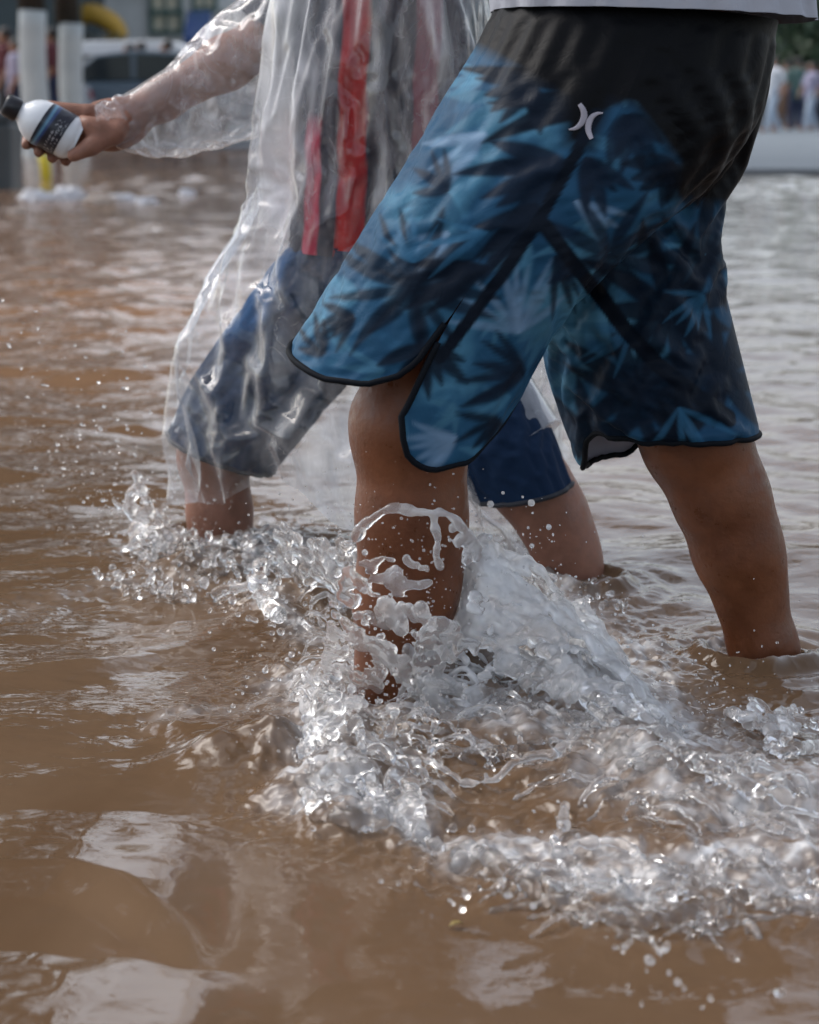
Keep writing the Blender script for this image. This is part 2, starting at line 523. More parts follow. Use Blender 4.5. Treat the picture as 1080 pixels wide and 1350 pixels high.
def water_mat():
    m, nt, out = new_mat('muddy flood water')
    p = N(nt, 'ShaderNodeBsdfPrincipled'); p.inputs['IOR'].default_value = 1.333
    tc = N(nt, 'ShaderNodeTexCoord')
    mp = N(nt, 'ShaderNodeMapping'); mp.inputs['Scale'].default_value = (1.0, .6, 1)
    nt.links.new(tc.outputs['Object'], mp.inputs[0])
    n1 = N(nt, 'ShaderNodeTexNoise'); n1.inputs['Scale'].default_value = 2.2; n1.inputs['Detail'].default_value = 5
    n1.inputs['Distortion'].default_value = .8
    nt.links.new(mp.outputs[0], n1.inputs['Vector'])
    cr = N(nt, 'ShaderNodeValToRGB')
    e = cr.color_ramp.elements
    e[0].position = .30; e[0].color = (.098, .057, .031, 1)
    e[1].position = .72; e[1].color = (.142, .090, .054, 1)
    e.new(.5).color = (.118, .072, .041, 1)
    nt.links.new(n1.outputs['Fac'], cr.inputs['Fac'])
    # paler, redder silt carried along the far left side of the street
    sx = N(nt, 'ShaderNodeSeparateXYZ'); nt.links.new(tc.outputs['Object'], sx.inputs[0])
    my = N(nt, 'ShaderNodeMapRange', interpolation_type='SMOOTHSTEP'); my.inputs['From Min'].default_value = 2.6; my.inputs['From Max'].default_value = 7
    nt.links.new(sx.outputs['Y'], my.inputs['Value'])
    mxx = N(nt, 'ShaderNodeMapRange', interpolation_type='SMOOTHSTEP'); mxx.inputs['From Min'].default_value = .6; mxx.inputs['From Max'].default_value = -.6
    nt.links.new(sx.outputs['X'], mxx.inputs['Value'])
    ms = N(nt, 'ShaderNodeMath', operation='MULTIPLY'); nt.links.new(my.outputs[0], ms.inputs[0]); nt.links.new(mxx.outputs[0], ms.inputs[1])
    silt = N(nt, 'ShaderNodeMix', data_type='RGBA'); silt.inputs['B'].default_value = (.300, .165, .090, 1)
    nt.links.new(ms.outputs[0], silt.inputs['Factor']); nt.links.new(cr.outputs[0], silt.inputs['A'])
    at = N(nt, 'ShaderNodeAttribute', attribute_name='foam')
    # bubbles: fine cells break the foam up
    vo = N(nt, 'ShaderNodeTexVoronoi', feature='DISTANCE_TO_EDGE'); vo.inputs['Scale'].default_value = 95
    nt.links.new(tc.outputs['Object'], vo.inputs['Vector'])
    n2 = N(nt, 'ShaderNodeTexNoise'); n2.inputs['Scale'].default_value = 60; n2.inputs['Detail'].default_value = 6
    nt.links.new(tc.outputs['Object'], n2.inputs['Vector'])
    mr = N(nt, 'ShaderNodeMapRange'); mr.inputs['From Min'].default_value = .3; mr.inputs['From Max'].default_value = .72
    mr.inputs['To Min'].default_value = .35; mr.inputs['To Max'].default_value = 1.1
    nt.links.new(n2.outputs['Fac'], mr.inputs['Value'])
    mu = N(nt, 'ShaderNodeMath', operation='MULTIPLY', use_clamp=True)
    nt.links.new(at.outputs['Fac'], mu.inputs[0]); nt.links.new(mr.outputs[0], mu.inputs[1])
    mx = N(nt, 'ShaderNodeMix', data_type='RGBA'); mx.inputs['B'].default_value = (.58, .58, .58, 1)
    nt.links.new(mu.outputs[0], mx.inputs['Factor']); nt.links.new(silt.outputs['Result'], mx.inputs['A'])
    nt.links.new(mx.outputs['Result'], p.inputs['Base Color'])
    rr = N(nt, 'ShaderNodeMapRange'); rr.inputs['To Min'].default_value = .035; rr.inputs['To Max'].default_value = .22
    nt.links.new(mu.outputs[0], rr.inputs['Value']); nt.links.new(rr.outputs[0], p.inputs['Roughness'])
    # ripples too small for the mesh, at two sizes
    mp2 = N(nt, 'ShaderNodeMapping'); mp2.inputs['Scale'].default_value = (.75, 1.0, 1)
    nt.links.new(tc.outputs['Object'], mp2.inputs[0])
    r1 = N(nt, 'ShaderNodeTexNoise'); r1.inputs['Scale'].default_value = 7; r1.inputs['Detail'].default_value = 3
    r2 = N(nt, 'ShaderNodeTexNoise'); r2.inputs['Scale'].default_value = 42; r2.inputs['Detail'].default_value = 3; r2.inputs['Distortion'].default_value = .6
    for q in (r1, r2): nt.links.new(mp2.outputs[0], q.inputs['Vector'])
    b1 = N(nt, 'ShaderNodeBump'); b1.inputs['Strength'].default_value = .55; b1.inputs['Distance'].default_value = .02
    b2 = N(nt, 'ShaderNodeBump'); b2.inputs['Strength'].default_value = .35; b2.inputs['Distance'].default_value = .003
    nt.links.new(r1.outputs['Fac'], b1.inputs['Height']); nt.links.new(r2.outputs['Fac'], b2.inputs['Height'])
    rp = N(nt, 'ShaderNodeAttribute', attribute_name='rip')
    for q, st_ in ((b1, .55), (b2, .35)):
        mm = N(nt, 'ShaderNodeMath', operation='MULTIPLY'); mm.inputs[1].default_value = st_
        nt.links.new(rp.outputs['Fac'], mm.inputs[0]); nt.links.new(mm.outputs[0], q.inputs['Strength'])
    nt.links.new(b1.outputs[0], b2.inputs['Normal']); nt.links.new(b2.outputs[0], p.inputs['Normal'])
    nt.links.new(p.outputs[0], out.inputs[0])
    return m
water = link('water', me, water_mat())
tag(water, 'brown flood water covering the street, rippled and foaming round the walking legs', 'water', kind='structure')
# street under the water, to the horizon
gm = bpy.data.meshes.new('ground'); gm.from_pydata([(-900, -300, -.22), (900, -300, -.22), (900, 900, -.22), (-900, 900, -.22)], [], [(0, 1, 2, 3)])
tag(link('ground', gm, simple('wet asphalt', (.05, .05, .05), (.035, .035, .036), .35, 3)), 'wet asphalt street under and beyond the flood', 'ground', kind='structure')
# ------------------------------------------------------------------ skin
def skin_mat(name, c1, c2, rough=.42, sss=.06):
    m, nt, out = new_mat(name)
    p = N(nt, 'ShaderNodeBsdfPrincipled'); p.inputs['Roughness'].default_value = rough
    p.inputs['Subsurface Weight'].default_value = sss; p.inputs['Specular IOR Level'].default_value = .3; p.inputs['Subsurface Radius'].default_value = (.01, .004, .002)
    p.inputs['Subsurface Scale'].default_value = .6
    c, f, src = noise_mix(nt, c1, c2, 14, 5)
    nt.links.new(c, p.inputs['Base Color'])
    # blotches, and a drying film of silt
    nb = N(nt, 'ShaderNodeTexNoise'); nb.inputs['Scale'].default_value = 45; nb.inputs['Detail'].default_value = 6; nb.inputs['Roughness'].default_value = .65
    nt.links.new(src, nb.inputs['Vector'])
    rm = N(nt, 'ShaderNodeMapRange'); rm.inputs['From Min'].default_value = .35; rm.inputs['From Max'].default_value = .65; rm.inputs['To Min'].default_value = rough-.16; rm.inputs['To Max'].default_value = rough+.18
    nt.links.new(nb.outputs['Fac'], rm.inputs['Value']); nt.links.new(rm.outputs[0], p.inputs['Roughness'])
    hv_ = N(nt, 'ShaderNodeHueSaturation'); vm = N(nt, 'ShaderNodeMapRange'); vm.inputs['From Min'].default_value = .3; vm.inputs['From Max'].default_value = .7; vm.inputs['To Min'].default_value = .82; vm.inputs['To Max'].default_value = 1.18
    nt.links.new(nb.outputs['Fac'], vm.inputs['Value']); nt.links.new(vm.outputs[0], hv_.inputs['Value']); nt.links.new(c, hv_.inputs['Color']); nt.links.new(hv_.outputs[0], p.inputs['Base Color'])
    n1 = N(nt, 'ShaderNodeTexNoise'); n1.inputs['Scale'].default_value = 170; n1.inputs['Detail'].default_value = 5
    nt.links.new(src, n1.inputs['Vector'])
    b = N(nt, 'ShaderNodeBump'); b.inputs['Strength'].default_value = .30; b.inputs['Distance'].default_value = .002
    nt.links.new(n1.outputs['Fac'], b.inputs['Height']); nt.links.new(b.outputs[0], p.inputs['Normal'])
    nt.links.new(p.outputs[0], out.inputs[0])
    return m
TAN = skin_mat('tanned wet skin', (.150, .052, .021), (.108, .035, .014), .42)
FAIR = skin_mat('light brown wet skin', (.26, .125, .085), (.20, .09, .058), .5)

def head(f, c, face, s=1.0):
    """head with nose, brow, chin and ears, facing along the unit vector face"""
    c = np.asarray(c, float); d = np.asarray(face, float); d /= np.linalg.norm(d)
    sd_ = np.cross([0, 0, 1], d); up = np.cross(d, sd_); M = [d, sd_, up]
    def at(a, b, e): return c+s*(a*d+b*sd_+e*up)
    f.ell(at(-.01, 0, .02), np.array([.098, .076, .112])*s, M, .01)
    f.ell(at(.035, 0, -.055), np.array([.058, .055, .060])*s, M, .03)
    f.cone(at(.088, 0, .015), at(.108, 0, -.03), .010*s, .014*s, .012)
    f.cone(at(.075, 0, -.062), at(.080, 0, -.068), .022*s, .018*s, .012)
    for q in (-1, 1):
        f.ell(at(-.005, q*.078, -.005), np.array([.020, .008, .032])*s, M, .006)
        f.ell(at(.076, q*.032, .012), np.array([.012, .014, .010])*s, M, .006)

def leg(f, hip, knee, ank, s=1.0, back=(1, 0, 0), k=.02, calf=.058, kn=.061, ak=.036, th=.092, toe=None, cp=.30):
    hip, knee, ank = map(lambda q: np.asarray(q, float), (hip, knee, ank)); back = np.asarray(back, float)
    m1 = hip*.55+knee*.45; m2 = hip*.15+knee*.85
    f.chain([hip, m1, m2, knee], np.array([th, th*.86, kn*1.10, kn])*s, k)
    c1 = knee*.78+ank*.22; c2 = knee*.58+ank*.42; c3 = knee*.22+ank*.78
    f.chain([knee, c1+back*.004, c2+back*.003, c3, ank], np.array([kn, kn*.88, kn*.80, ak*1.05, ak])*s, k)
    # calf muscle behind, knee cap in front
    ax = (ank-knee); ax /= np.linalg.norm(ax)
    sd_ = np.cross(ax, back); M = [ax, back, sd_]
    f.ell(knee*(1-cp)+ank*cp+back*.020*s, np.array([.115, calf*.72, calf*.86])*s, M, .03)
    f.ell(knee-back*.018*s+ax*.005, np.array([.048, .034, .040])*s, M, .03)
    if toe is not None:
        toe = np.asarray(toe, float)
        heel = ank+(ank-toe)*.22; heel[2] = min(heel[2], ank[2]-.04)
        f.cone(ank, heel, ak*s, ak*.85*s, .02)
        f.chain([heel, ank*.45+toe*.55, toe], np.array([.032, .038, .026])*s, .02)
        f.cone(ank, ank*.5+toe*.5, ak*s, .034*s, .02)

# ================================================================== the walker in board shorts
ROOT_A = P(820, 120, 2.12); ROOT_A[2] = -.21
f = Field((-.42, 1.78, -.24), (.52, 2.48, 1.62), .0045)
HIPN, KNEEN = P(800, 150, 2.05), P(543, 562, 2.02)
ANKN = P(500, 1085, 2.02)
HIPF, KNEEF = P(802, 170, 2.21), P(918, 576, 2.205)
ANKF = P(1030, 925, 2.215)
leg(f, HIPN, KNEEN, ANKN, 1.0, back=(1, 0, .05), kn=.060, calf=.060, cp=.24, toe=ANKN+np.array([-.17, -.01, -.035]), th=.080)
leg(f, HIPF, KNEEF, ANKF, 1.0, back=(.93, 0, .36), kn=.059, calf=.046, ak=.036, toe=ANKF+np.array([-.06, 0, -.19]), th=.074)
PEL = (HIPN+HIPF)/2
f.ell(PEL+[.02, 0, .05], (.125, .125, .12), None, .04)
CH = PEL+np.array([-.05, 0, .42])
f.chain([PEL+[0, -.03, .08], CH+[0, -.05, -.1], CH+[0, -.07, .02]], (.098, .095, .105), .03)
f.chain([PEL+[0, .03, .08], CH+[0, .05, -.1], CH+[0, .07, .02]], (.098, .095, .105), .03)
SH = CH+np.array([-.01, 0, .12])
f.cone(SH+[0, -.17, 0], SH+[0, .17, 0], .058, .058, .05)
f.chain([SH, SH+[-.02, 0, .10]], (.06, .055), .03)
head(f, SH+[-.05, 0, .24], (-1, 0, -.1))
for q in (-1, 1):
    sh = SH+[0, q*.185, 0]; el = sh+[.10*q, q*.05, -.27]; wr = el+[-.10, q*.01, -.20] if q < 0 else el+[-.16, .02, -.12]
    el[2] += .22; wr[2] += .40                     # arms carried high, out of the splash
    f.chain([sh, el, wr], (.052, .042, .030), .02)
    f.ell(wr+[-.05, 0, .02], (.05, .022, .045), None, .015)
    for i in range(4):
        f.chain([wr+[-.08, 0, .045-.022*i], wr+[-.125, -.012, .042-.022*i], wr+[-.135, -.035, .040-.02*i]], (.0105, .0095, .008), .004)
    f.chain([wr+[-.03, -.012, .045], wr+[-.06, -.03, .075], wr+[-.09, -.035, .08]], (.013, .011, .009), .005)
Vb, Qb = f.mesh()
meA = mesh_np('person', Vb-ROOT_A, Qb)
manA = link('person', meA, TAN); manA.location = ROOT_A
tag(manA, 'tanned wading walker in blue palm print board shorts and pale grey shirt', 'person', 'people wading through the flood')
hm = Field((-.3, 1.9, 1.2), (.3, 2.4, 1.7), .008)
HC = SH+np.array([-.05, 0, .24])
hm.ell(HC+[.022, 0, .05], (.10, .086, .10), None, .01)
hv, hq = hm.mesh()
HAIR = simple('black hair', (.012, .010, .009), (.02, .016, .014), .5, 60)
link('hair', mesh_np('hair', hv-ROOT_A, hq), HAIR, manA)

# ------------------------------------------------------------------ printed cloth: the palm print, drawn in metres on the flat cloth
PX0, PY0, PX1, PY1 = 360, -60, 1060, 660
yy, xx = np.mgrid[PY0:PY1, PX0:PX1].astype(float)
rgp = np.random.default_rng(8)
n1 = fbm(xx/170, yy/120, 1.0, 4); n2 = fbm(xx/46+2, yy/60, 4.0, 3)
DEEP = np.array([.009, .042, .090]); MID = np.array([.022, .090, .165]); LITE = np.array([.062, .180, .270]); NAVY = np.array([.0035, .0085, .018])
BLACK = np.array([.0022, .0026, .0036])
t = np.clip(.52+.55*n1+.12*n2, 0, 1)[..., None]
img = DEEP*(1-t)+MID*t
t2 = np.clip((n1+.35*n2-.10)*1.6, 0, 1)[..., None]
img = img*(1-t2)+LITE*t2
def leafp(cx, cy, ang, ln, wd_, colr, al=1.0, soft=2.0, bend=0.0):
    x0, x1 = int(max(0, cx-ln-5-PX0)), int(min(xx.shape[1], cx+ln+5-PX0))
    y0, y1 = int(max(0, cy-ln-5-PY0)), int(min(xx.shape[0], cy+ln+5-PY0))
    if x1 <= x0 or y1 <= y0: return
    X = xx[y0:y1, x0:x1]-cx; Y = yy[y0:y1, x0:x1]-cy
    u = (X*math.cos(ang)+Y*math.sin(ang))/ln; v = -X*math.sin(ang)+Y*math.cos(ang)
    v = v-bend*ln*u*u
    uc = np.clip(u, 0, 1)
    hw = wd_*(np.sin(np.pi*np.clip(uc**.8, 0, 1))**.75)+.01
    a = np.clip((hw-np.abs(v))/soft+.5, 0, 1)*((u > 0) & (u < 1))*al
    img[y0:y1, x0:x1] = img[y0:y1, x0:x1]*(1-a[..., None])+np.asarray(colr)*a[..., None]
def palm(cx, cy, r, n, a0, a1, wd_, colr, al=1.0, soft=2.0):
    for k in range(n):
        an = R(a0+(a1-a0)*(k+.5)/n)+rgp.normal()*.07
        leafp(cx, cy, an, r*rgp.uniform(.72, 1.1), wd_*rgp.uniform(.8, 1.25), colr, al, soft, rgp.normal()*.10)
# pale fronds in the ground of the print
for _ in range(46):
    cx, cy = rgp.uniform(370, 1010), rgp.uniform(60, 620); an = rgp.uniform(100, 200)
    c = LITE*rgp.uniform(.7, 1.25) if rgp.random() < .6 else MID*rgp.uniform(.7, 1.2)
    palm(cx, cy, rgp.uniform(40, 95), rgp.integers(3, 7), an-50, an+50, rgp.uniform(4, 8), c, rgp.uniform(.35, .75), 4)
GREYB = np.array([.16, .25, .36])
for cx, cy, r, n, a0, a1 in [(640, 175, 90, 5, 120, 175), (590, 300, 100, 6, 105, 170), (680, 430, 100, 9, 200, 330), (600, 560, 75, 6, 110, 200), (750, 260, 80, 4, 10, 60)]:
    palm(cx, cy, r, n, a0, a1, 5, GREYB, .5, 5)
# dark palms, drawn denser over the far leg to stand for its shade
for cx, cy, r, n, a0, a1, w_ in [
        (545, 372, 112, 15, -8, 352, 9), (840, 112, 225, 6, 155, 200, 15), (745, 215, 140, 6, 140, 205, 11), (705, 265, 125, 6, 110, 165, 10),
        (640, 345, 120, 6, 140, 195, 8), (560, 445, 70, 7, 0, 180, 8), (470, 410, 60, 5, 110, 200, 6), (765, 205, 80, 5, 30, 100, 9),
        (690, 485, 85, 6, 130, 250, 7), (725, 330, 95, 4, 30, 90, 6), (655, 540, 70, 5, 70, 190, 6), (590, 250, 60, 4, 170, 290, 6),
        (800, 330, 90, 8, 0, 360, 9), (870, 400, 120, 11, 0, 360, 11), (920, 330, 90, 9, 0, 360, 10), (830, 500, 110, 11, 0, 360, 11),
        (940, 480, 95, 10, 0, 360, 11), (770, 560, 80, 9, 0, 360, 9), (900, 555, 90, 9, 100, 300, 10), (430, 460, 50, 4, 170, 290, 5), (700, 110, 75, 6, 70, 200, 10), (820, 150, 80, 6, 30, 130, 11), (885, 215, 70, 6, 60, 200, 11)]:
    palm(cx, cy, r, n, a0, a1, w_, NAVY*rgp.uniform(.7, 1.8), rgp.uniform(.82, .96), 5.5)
for cx, cy, r, n, a0, a1 in [(545, 340, 62, 7, 190, 330), (640, 300, 90, 4, 150, 190), (820, 420, 90, 6, 100, 220), (880, 520, 90, 5, 20, 120), (915, 380, 60, 6, 60, 200)]:
    palm(cx, cy, r, n, a0, a1, 4, MID*1.2, .6, 3)
# black yoke at the waist and down the seat
def poly_mask(pts, soft):
    inside = np.zeros(xx.shape, bool); dist = np.full(xx.shape, 1e9)
    for (x0, y0), (x1, y1) in zip(pts, pts[1:]+pts[:1]):
        c = ((y0 > yy) != (y1 > yy)) & (xx < (x1-x0)*(yy-y0)/(y1-y0+1e-9)+x0)
        inside ^= c
        L = (x1-x0)**2+(y1-y0)**2
        tt = np.clip(((xx-x0)*(x1-x0)+(yy-y0)*(y1-y0))/L, 0, 1)
        dist = np.minimum(dist, np.hypot(xx-x0-tt*(x1-x0), yy-y0-tt*(y1-y0)))
    return np.clip(np.where(inside, dist, -dist)/soft+.5, 0, 1)
YOKE = [(560, -90), (1100, -90), (1100, 268), (945, 268), (884, 262), (886, 212), (828, 140), (798, 132), (775, 196), (738, 188), (742, 130), (690, 98), (636, 62), (560, 30)]
a = poly_mask(YOKE, 20)[..., None]
img = img*(1-a)+BLACK*a
def strokep(pts, w, colr, soft=2.0):
    global img
    d = np.full(xx.shape, 1e9)
    for (x0, y0), (x1, y1) in zip(pts, pts[1:]):
        L = (x1-x0)**2+(y1-y0)**2
        tt = np.clip(((xx-x0)*(x1-x0)+(yy-y0)*(y1-y0))/L, 0, 1)
        d = np.minimum(d, np.hypot(xx-x0-tt*(x1-x0), yy-y0-tt*(y1-y0)))
    a = np.clip((w-d)/soft+.5, 0, 1)[..., None]
    img = img*(1-a)+np.asarray(colr)*a
strokep([(780, 150), (745, 215), (705, 285), (660, 350), (620, 405), (596, 437), (579, 458)], 8, NAVY*.7)       # side seam band
strokep([(712, 292), (745, 335), (775, 372), (815, 425), (855, 468), (905, 508), (950, 540)], 10, NAVY*.7)      # seam of the other leg
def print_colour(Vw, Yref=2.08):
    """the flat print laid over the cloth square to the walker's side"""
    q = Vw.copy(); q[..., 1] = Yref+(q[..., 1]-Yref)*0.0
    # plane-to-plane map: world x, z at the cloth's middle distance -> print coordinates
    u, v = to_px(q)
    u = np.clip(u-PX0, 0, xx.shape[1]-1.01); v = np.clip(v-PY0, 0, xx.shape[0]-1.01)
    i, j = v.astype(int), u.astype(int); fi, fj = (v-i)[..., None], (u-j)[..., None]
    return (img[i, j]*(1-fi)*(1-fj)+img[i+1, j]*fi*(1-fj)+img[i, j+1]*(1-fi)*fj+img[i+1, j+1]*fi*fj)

def cloth_mat(name, attr='print', rough=.55, lining=None, sheen=0.0, c=None, c2=None, coat=0.0, spec=.16):
    m, nt, out = new_mat(name)
    p = N(nt, 'ShaderNodeBsdfPrincipled'); p.inputs['Roughness'].default_value = rough
    p.inputs['Sheen Weight'].default_value = sheen; p.inputs['Specular IOR Level'].default_value = spec
    p.inputs['Sheen Tint'].default_value = (.6, .75, 1, 1)
    if attr:
        at = N(nt, 'ShaderNodeAttribute', attribute_name=attr); src = at.outputs['Color']
    else:
        src, _, _ = noise_mix(nt, c, c2 or c, 9, 4)
    if lining is not None:
        ge = N(nt, 'ShaderNodeNewGeometry'); mx = N(nt, 'ShaderNodeMix', data_type='RGBA')
        mx.inputs['B'].default_value = (*lining, 1)
        nt.links.new(ge.outputs['Backfacing'], mx.inputs['Factor']); nt.links.new(src, mx.inputs['A']); src = mx.outputs['Result']
    nt.links.new(src, p.inputs['Base Color'])
    tc = N(nt, 'ShaderNodeTexCoord'); wv = N(nt, 'ShaderNodeTexNoise'); wv.inputs['Scale'].default_value = 420; wv.inputs['Detail'].default_value = 2
    wr = N(nt, 'ShaderNodeTexNoise'); wr.inputs['Scale'].default_value = 38; wr.inputs['Detail'].default_value = 4; wr.inputs['Distortion'].default_value = 1.2
    for q in (wv, wr): nt.links.new(tc.outputs['Object'], q.inputs['Vector'])
    b = N(nt, 'ShaderNodeBump'); b.inputs['Strength'].default_value = .12; b.inputs['Distance'].default_value = .001
    b2 = N(nt, 'ShaderNodeBump'); b2.inputs['Strength'].default_value = .25; b2.inputs['Distance'].default_value = .006
    nt.links.new(wv.outputs['Fac'], b.inputs['Height']); nt.links.new(wr.outputs['Fac'], b2.inputs['Height'])
    nt.links.new(b2.outputs[0], b.inputs['Normal']); nt.links.new(b.outputs[0], p.inputs['Normal'])
    nt.links.new(p.outputs[0], out.inputs[0])
    return m
SHORTM = cloth_mat('palm print board short cloth', rough=.5, spec=.09, lining=(.42, .42, .50))
TRIM = simple('black piping', (.0035, .005, .008), (.006, .008, .011), .7, 20, spec=.08)

def refine(X, closed, k):
    """catmull-rom refinement of a cloth grid"""
    nr, nc, _ = X.shape
    t = np.linspace(0, 1, (nr-1)*k+1)
    A = catmull(X.reshape(nr, -1), t).reshape(len(t), nc, 3)
    if closed:
        B = np.concatenate([A[:, -2:], A, A[:, :3]], 1)      # periodic
        tt = np.arange(nc*k)/k+2
    else:
        B = A; tt = np.linspace(0, nc-1, (nc-1)*k+1)
    n = B.shape[1]-1
    C = catmull(B.transpose(1, 0, 2).reshape(n+1, -1), tt/n)
    return C.reshape(len(tt), len(t), 3).transpose(1, 0, 2)

def shorts_leg(rings, seam_deg, drops, nphi, ns, grow, goal, seed, caps, k, power=.92):
    ph = R(seam_deg)+np.linspace(0, 2*math.pi, nphi)
    G = ring_tube(rings, ph, ns, power)
    t = np.linspace(0, 360, nphi)
    dr = np.interp(t, [d[0] for d in drops], [d[1] for d in drops])
    s = sstep(.74, 1.0, np.linspace(0, 1, ns))[:, None]
    dirn = (G[-1].mean(0)-G[-8].mean(0)); dirn /= np.linalg.norm(dirn); dirn = dirn*.5+np.array([0, 0, -1])*.6; dirn /= np.linalg.norm(dirn)
    G = G+(s*dr[None, :])[..., None]*dirn
    gw = np.full((ns, nphi), goal); gw[:3] = .8; top = int(ns*.80); gw[:top, 0] = gw[:top, -1] = .9; gw[top:, 0] = gw[top:, -1] = .3; gw[-1] = max(goal, .12)
    X = pbd(G, False, grow, gw, steps=90, iters=4, g=.00015, caps=caps, bend=.25, jitter=.003, seed=seed)
    return refine(X, False, k)
capsA_n = [(HIPN, KNEEN, .076, .064)]; capsA_f = [(HIPF, KNEEF, .078, .068)]
near_rings = [((656, 4), (1022, 30), 2.130, .150), ((628, 60), (1010, 95), 2.115, .150), ((596, 112), (988, 165), 2.09, .140),
              ((553, 185), (925, 245), 2.065, .128), ((505, 262), (845, 312), 2.045, .118), ((458, 338), (775, 378), 2.035, .112),
              ((416, 402), (728, 428), 2.03, .108), ((386, 447), (702, 462), 2.025, .106)]
far_rings = [((660, 6), (1020, 33), 2.135, .143), ((650, 90), (1006, 110), 2.17, .135), ((655, 180), (978, 200), 2.20, .128),
             ((672, 270), (946, 285), 2.215, .12), ((690, 350), (950, 350), 2.22, .118), ((712, 430), (946, 430), 2.22, .115),
             ((735, 500), (968, 490), 2.22, .112), ((760, 556), (990, 556), 2.22, .108)]
XN = shorts_leg(near_rings, 92, [(0, .060), (3, .082), (8, .102), (20, .114), (40, .105), (70, .050), (100, .01), (130, 0), (245, 0), (285, .012), (320, .026), (342, .027), (354, .018), (358, .010), (360, .002)],
                64, 46, (1.032, 1.022), .05, 2, capsA_n, 6)
XF = shorts_leg(far_rings, 270, [(0, .012), (6, .030), (20, .052), (70, .056), (88, .050), (100, .034), (112, .012), (124, .0), (180, .004), (300, .006), (345, .012), (356, .004), (360, -.006)],
                64, 44, (1.07, 1.045), .03, 5, capsA_f, 5)
V1 = XN.reshape(-1, 3); Q1 = grid_quads(XN.shape[0], XN.shape[1], False)[:, ::-1]
V2 = XF.reshape(-1, 3); Q2 = grid_quads(XF.shape[0], XF.shape[1], False)[:, ::-1]
Vs = np.concatenate([V1, V2]); Qs = np.concatenate([Q1, Q2+len(V1)])
meS = mesh_np('board_shorts', Vs-ROOT_A, Qs)
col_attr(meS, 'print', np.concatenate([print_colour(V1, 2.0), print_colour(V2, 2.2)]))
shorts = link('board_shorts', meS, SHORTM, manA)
tag(shorts, 'blue palm print board shorts with a black yoke and black piped hems')
for X in (XN, XF):
    n80 = int(X.shape[0]*.84)
    edge_pts = np.concatenate([X[n80:-1:4, 0], X[-1, ::4], X[n80:-1:4, -1][::-1]])-ROOT_A
    MB().tube(edge_pts, .0034, 8).build('hem_piping', TRIM, shorts, True)

# the two curved marks beside the seam, raised rubber on the cloth
from mathutils.bvhtree import BVHTree
bvh = BVHTree.FromPolygons([tuple(p) for p in V1], [tuple(map(int, q)) for q in Q1])
def on_cloth(px, py, lift):
    d = Vector(ray(px, py)).normalized()
    loc, nrm_, i, dist = bvh.ray_cast(Vector(CAMP), d)
    return np.array(loc)-np.array(d)*lift
MARKM = simple('pale rubber mark', (.36, .34, .38), (.30, .28, .32), .6, 40)
for pts, ws in (([(764, 137), (769, 145), (770, 154), (766, 163), (759, 169), (750, 171)], (2.8, 3.9, 4.4, 3.8, 2.6, 1.0)),
                ([(795, 149), (787, 150), (780, 155), (776, 164), (776, 173), (780, 183)], (1.0, 2.4, 3.6, 4.2, 3.9, 2.9))):
    K = catmull([(*p, w) for p, w in zip(pts, ws)], np.linspace(0, 1, 24)); T = np.gradient(K[:, :2], axis=0); T /= np.linalg.norm(T, axis=1)[:, None]
    rows = []
    for (x, y, w), (tx, ty) in zip(K, T):
        for o_, l_ in ((-1, .0), (-.9, .0009), (-.4, .0012), (.4, .0012), (.9, .0009), (1, .0)):
            rows.append(on_cloth(x-ty*w*o_, y+tx*w*o_, l_)-ROOT_A)
    link('mark', mesh_np('mark', np.array(rows), grid_quads(24, 6, False)), MARKM, shorts)

# pale shirt, hem just above the shorts
shirt_rings = [((470, -760), (900, -760), 2.13, .14), ((500, -560), (960, -560), 2.13, .165), ((560, -330), (1010, -330), 2.13, .165),
               ((615, -130), (1040, -130), 2.13, .165), ((642, -40), (1062, -40), 2.13, .168), ((650, 12), (1070, 26), 2.13, .170)]
G = ring_tube(shirt_rings, np.linspace(0, 2*math.pi, 72, endpoint=False), 60, .9)
XS = refine(pbd(G, True, (1.05, 1.0), .05, 60, 3, g=.0001, bend=.3, seed=9), True, 3)
SHIRTM = cloth_mat('pale grey cotton', None, .8, c=(.34, .35, .39), c2=(.39, .40, .44), sheen=.1)
meT = mesh_np('shirt', XS.reshape(-1, 3)-ROOT_A, grid_quads(XS.shape[0], XS.shape[1], True))
link('shirt', meT, SHIRTM, manA)
# ================================================================== the walker in the raincoat
ROOT_B = P(460, 330, 2.80); ROOT_B[2] = -.21
f = Field((-.66, 2.42, -.24), (.42, 3.12, 1.36), .0042)
HN, KN_ = P(492, 345, 2.72), P(692, 628, 2.62)         # nearer leg, stretched out behind
AN = P(812, 870, 2.60)
HF, KF = P(455, 350, 2.88), P(283, 600, 2.83)         # farther leg, stepping forward
AF = P(283, 925, 2.83)
leg(f, HN, KN_, AN, .84, back=(.9, -.2, .3), th=.085, kn=.058, calf=.060, ak=.038, toe=AN+np.array([-.08, 0, -.13]))
leg(f, HF, KF, AF, .84, back=(1, 0, 0), th=.085, kn=.058, calf=.058, ak=.038, toe=AF+np.array([-.15, -.01, -.03]))
PB = (HN+HF)/2
f.ell(PB+[.01, 0, .03], (.092, .105, .09), None, .04)
CB = P(500, -20, 2.80)
f.chain([PB+[.01, -.025, .05], CB+[0, -.03, -.08], CB+[0, -.04, .03]], (.085, .085, .09), .03)
f.chain([PB+[.01, .025, .05], CB+[0, .03, -.08], CB+[0, .04, .03]], (.085, .085, .09), .03)
SB = P(500, -120, 2.80)
f.cone(SB+[0, -.135, 0], SB+[0, .135, 0], .048, .048, .05)
f.chain([SB, SB+[-.015, 0, .085]], (.05, .045), .03)
head(f, SB+[-.05, 0, .20], (-1, 0, -.15), .92)
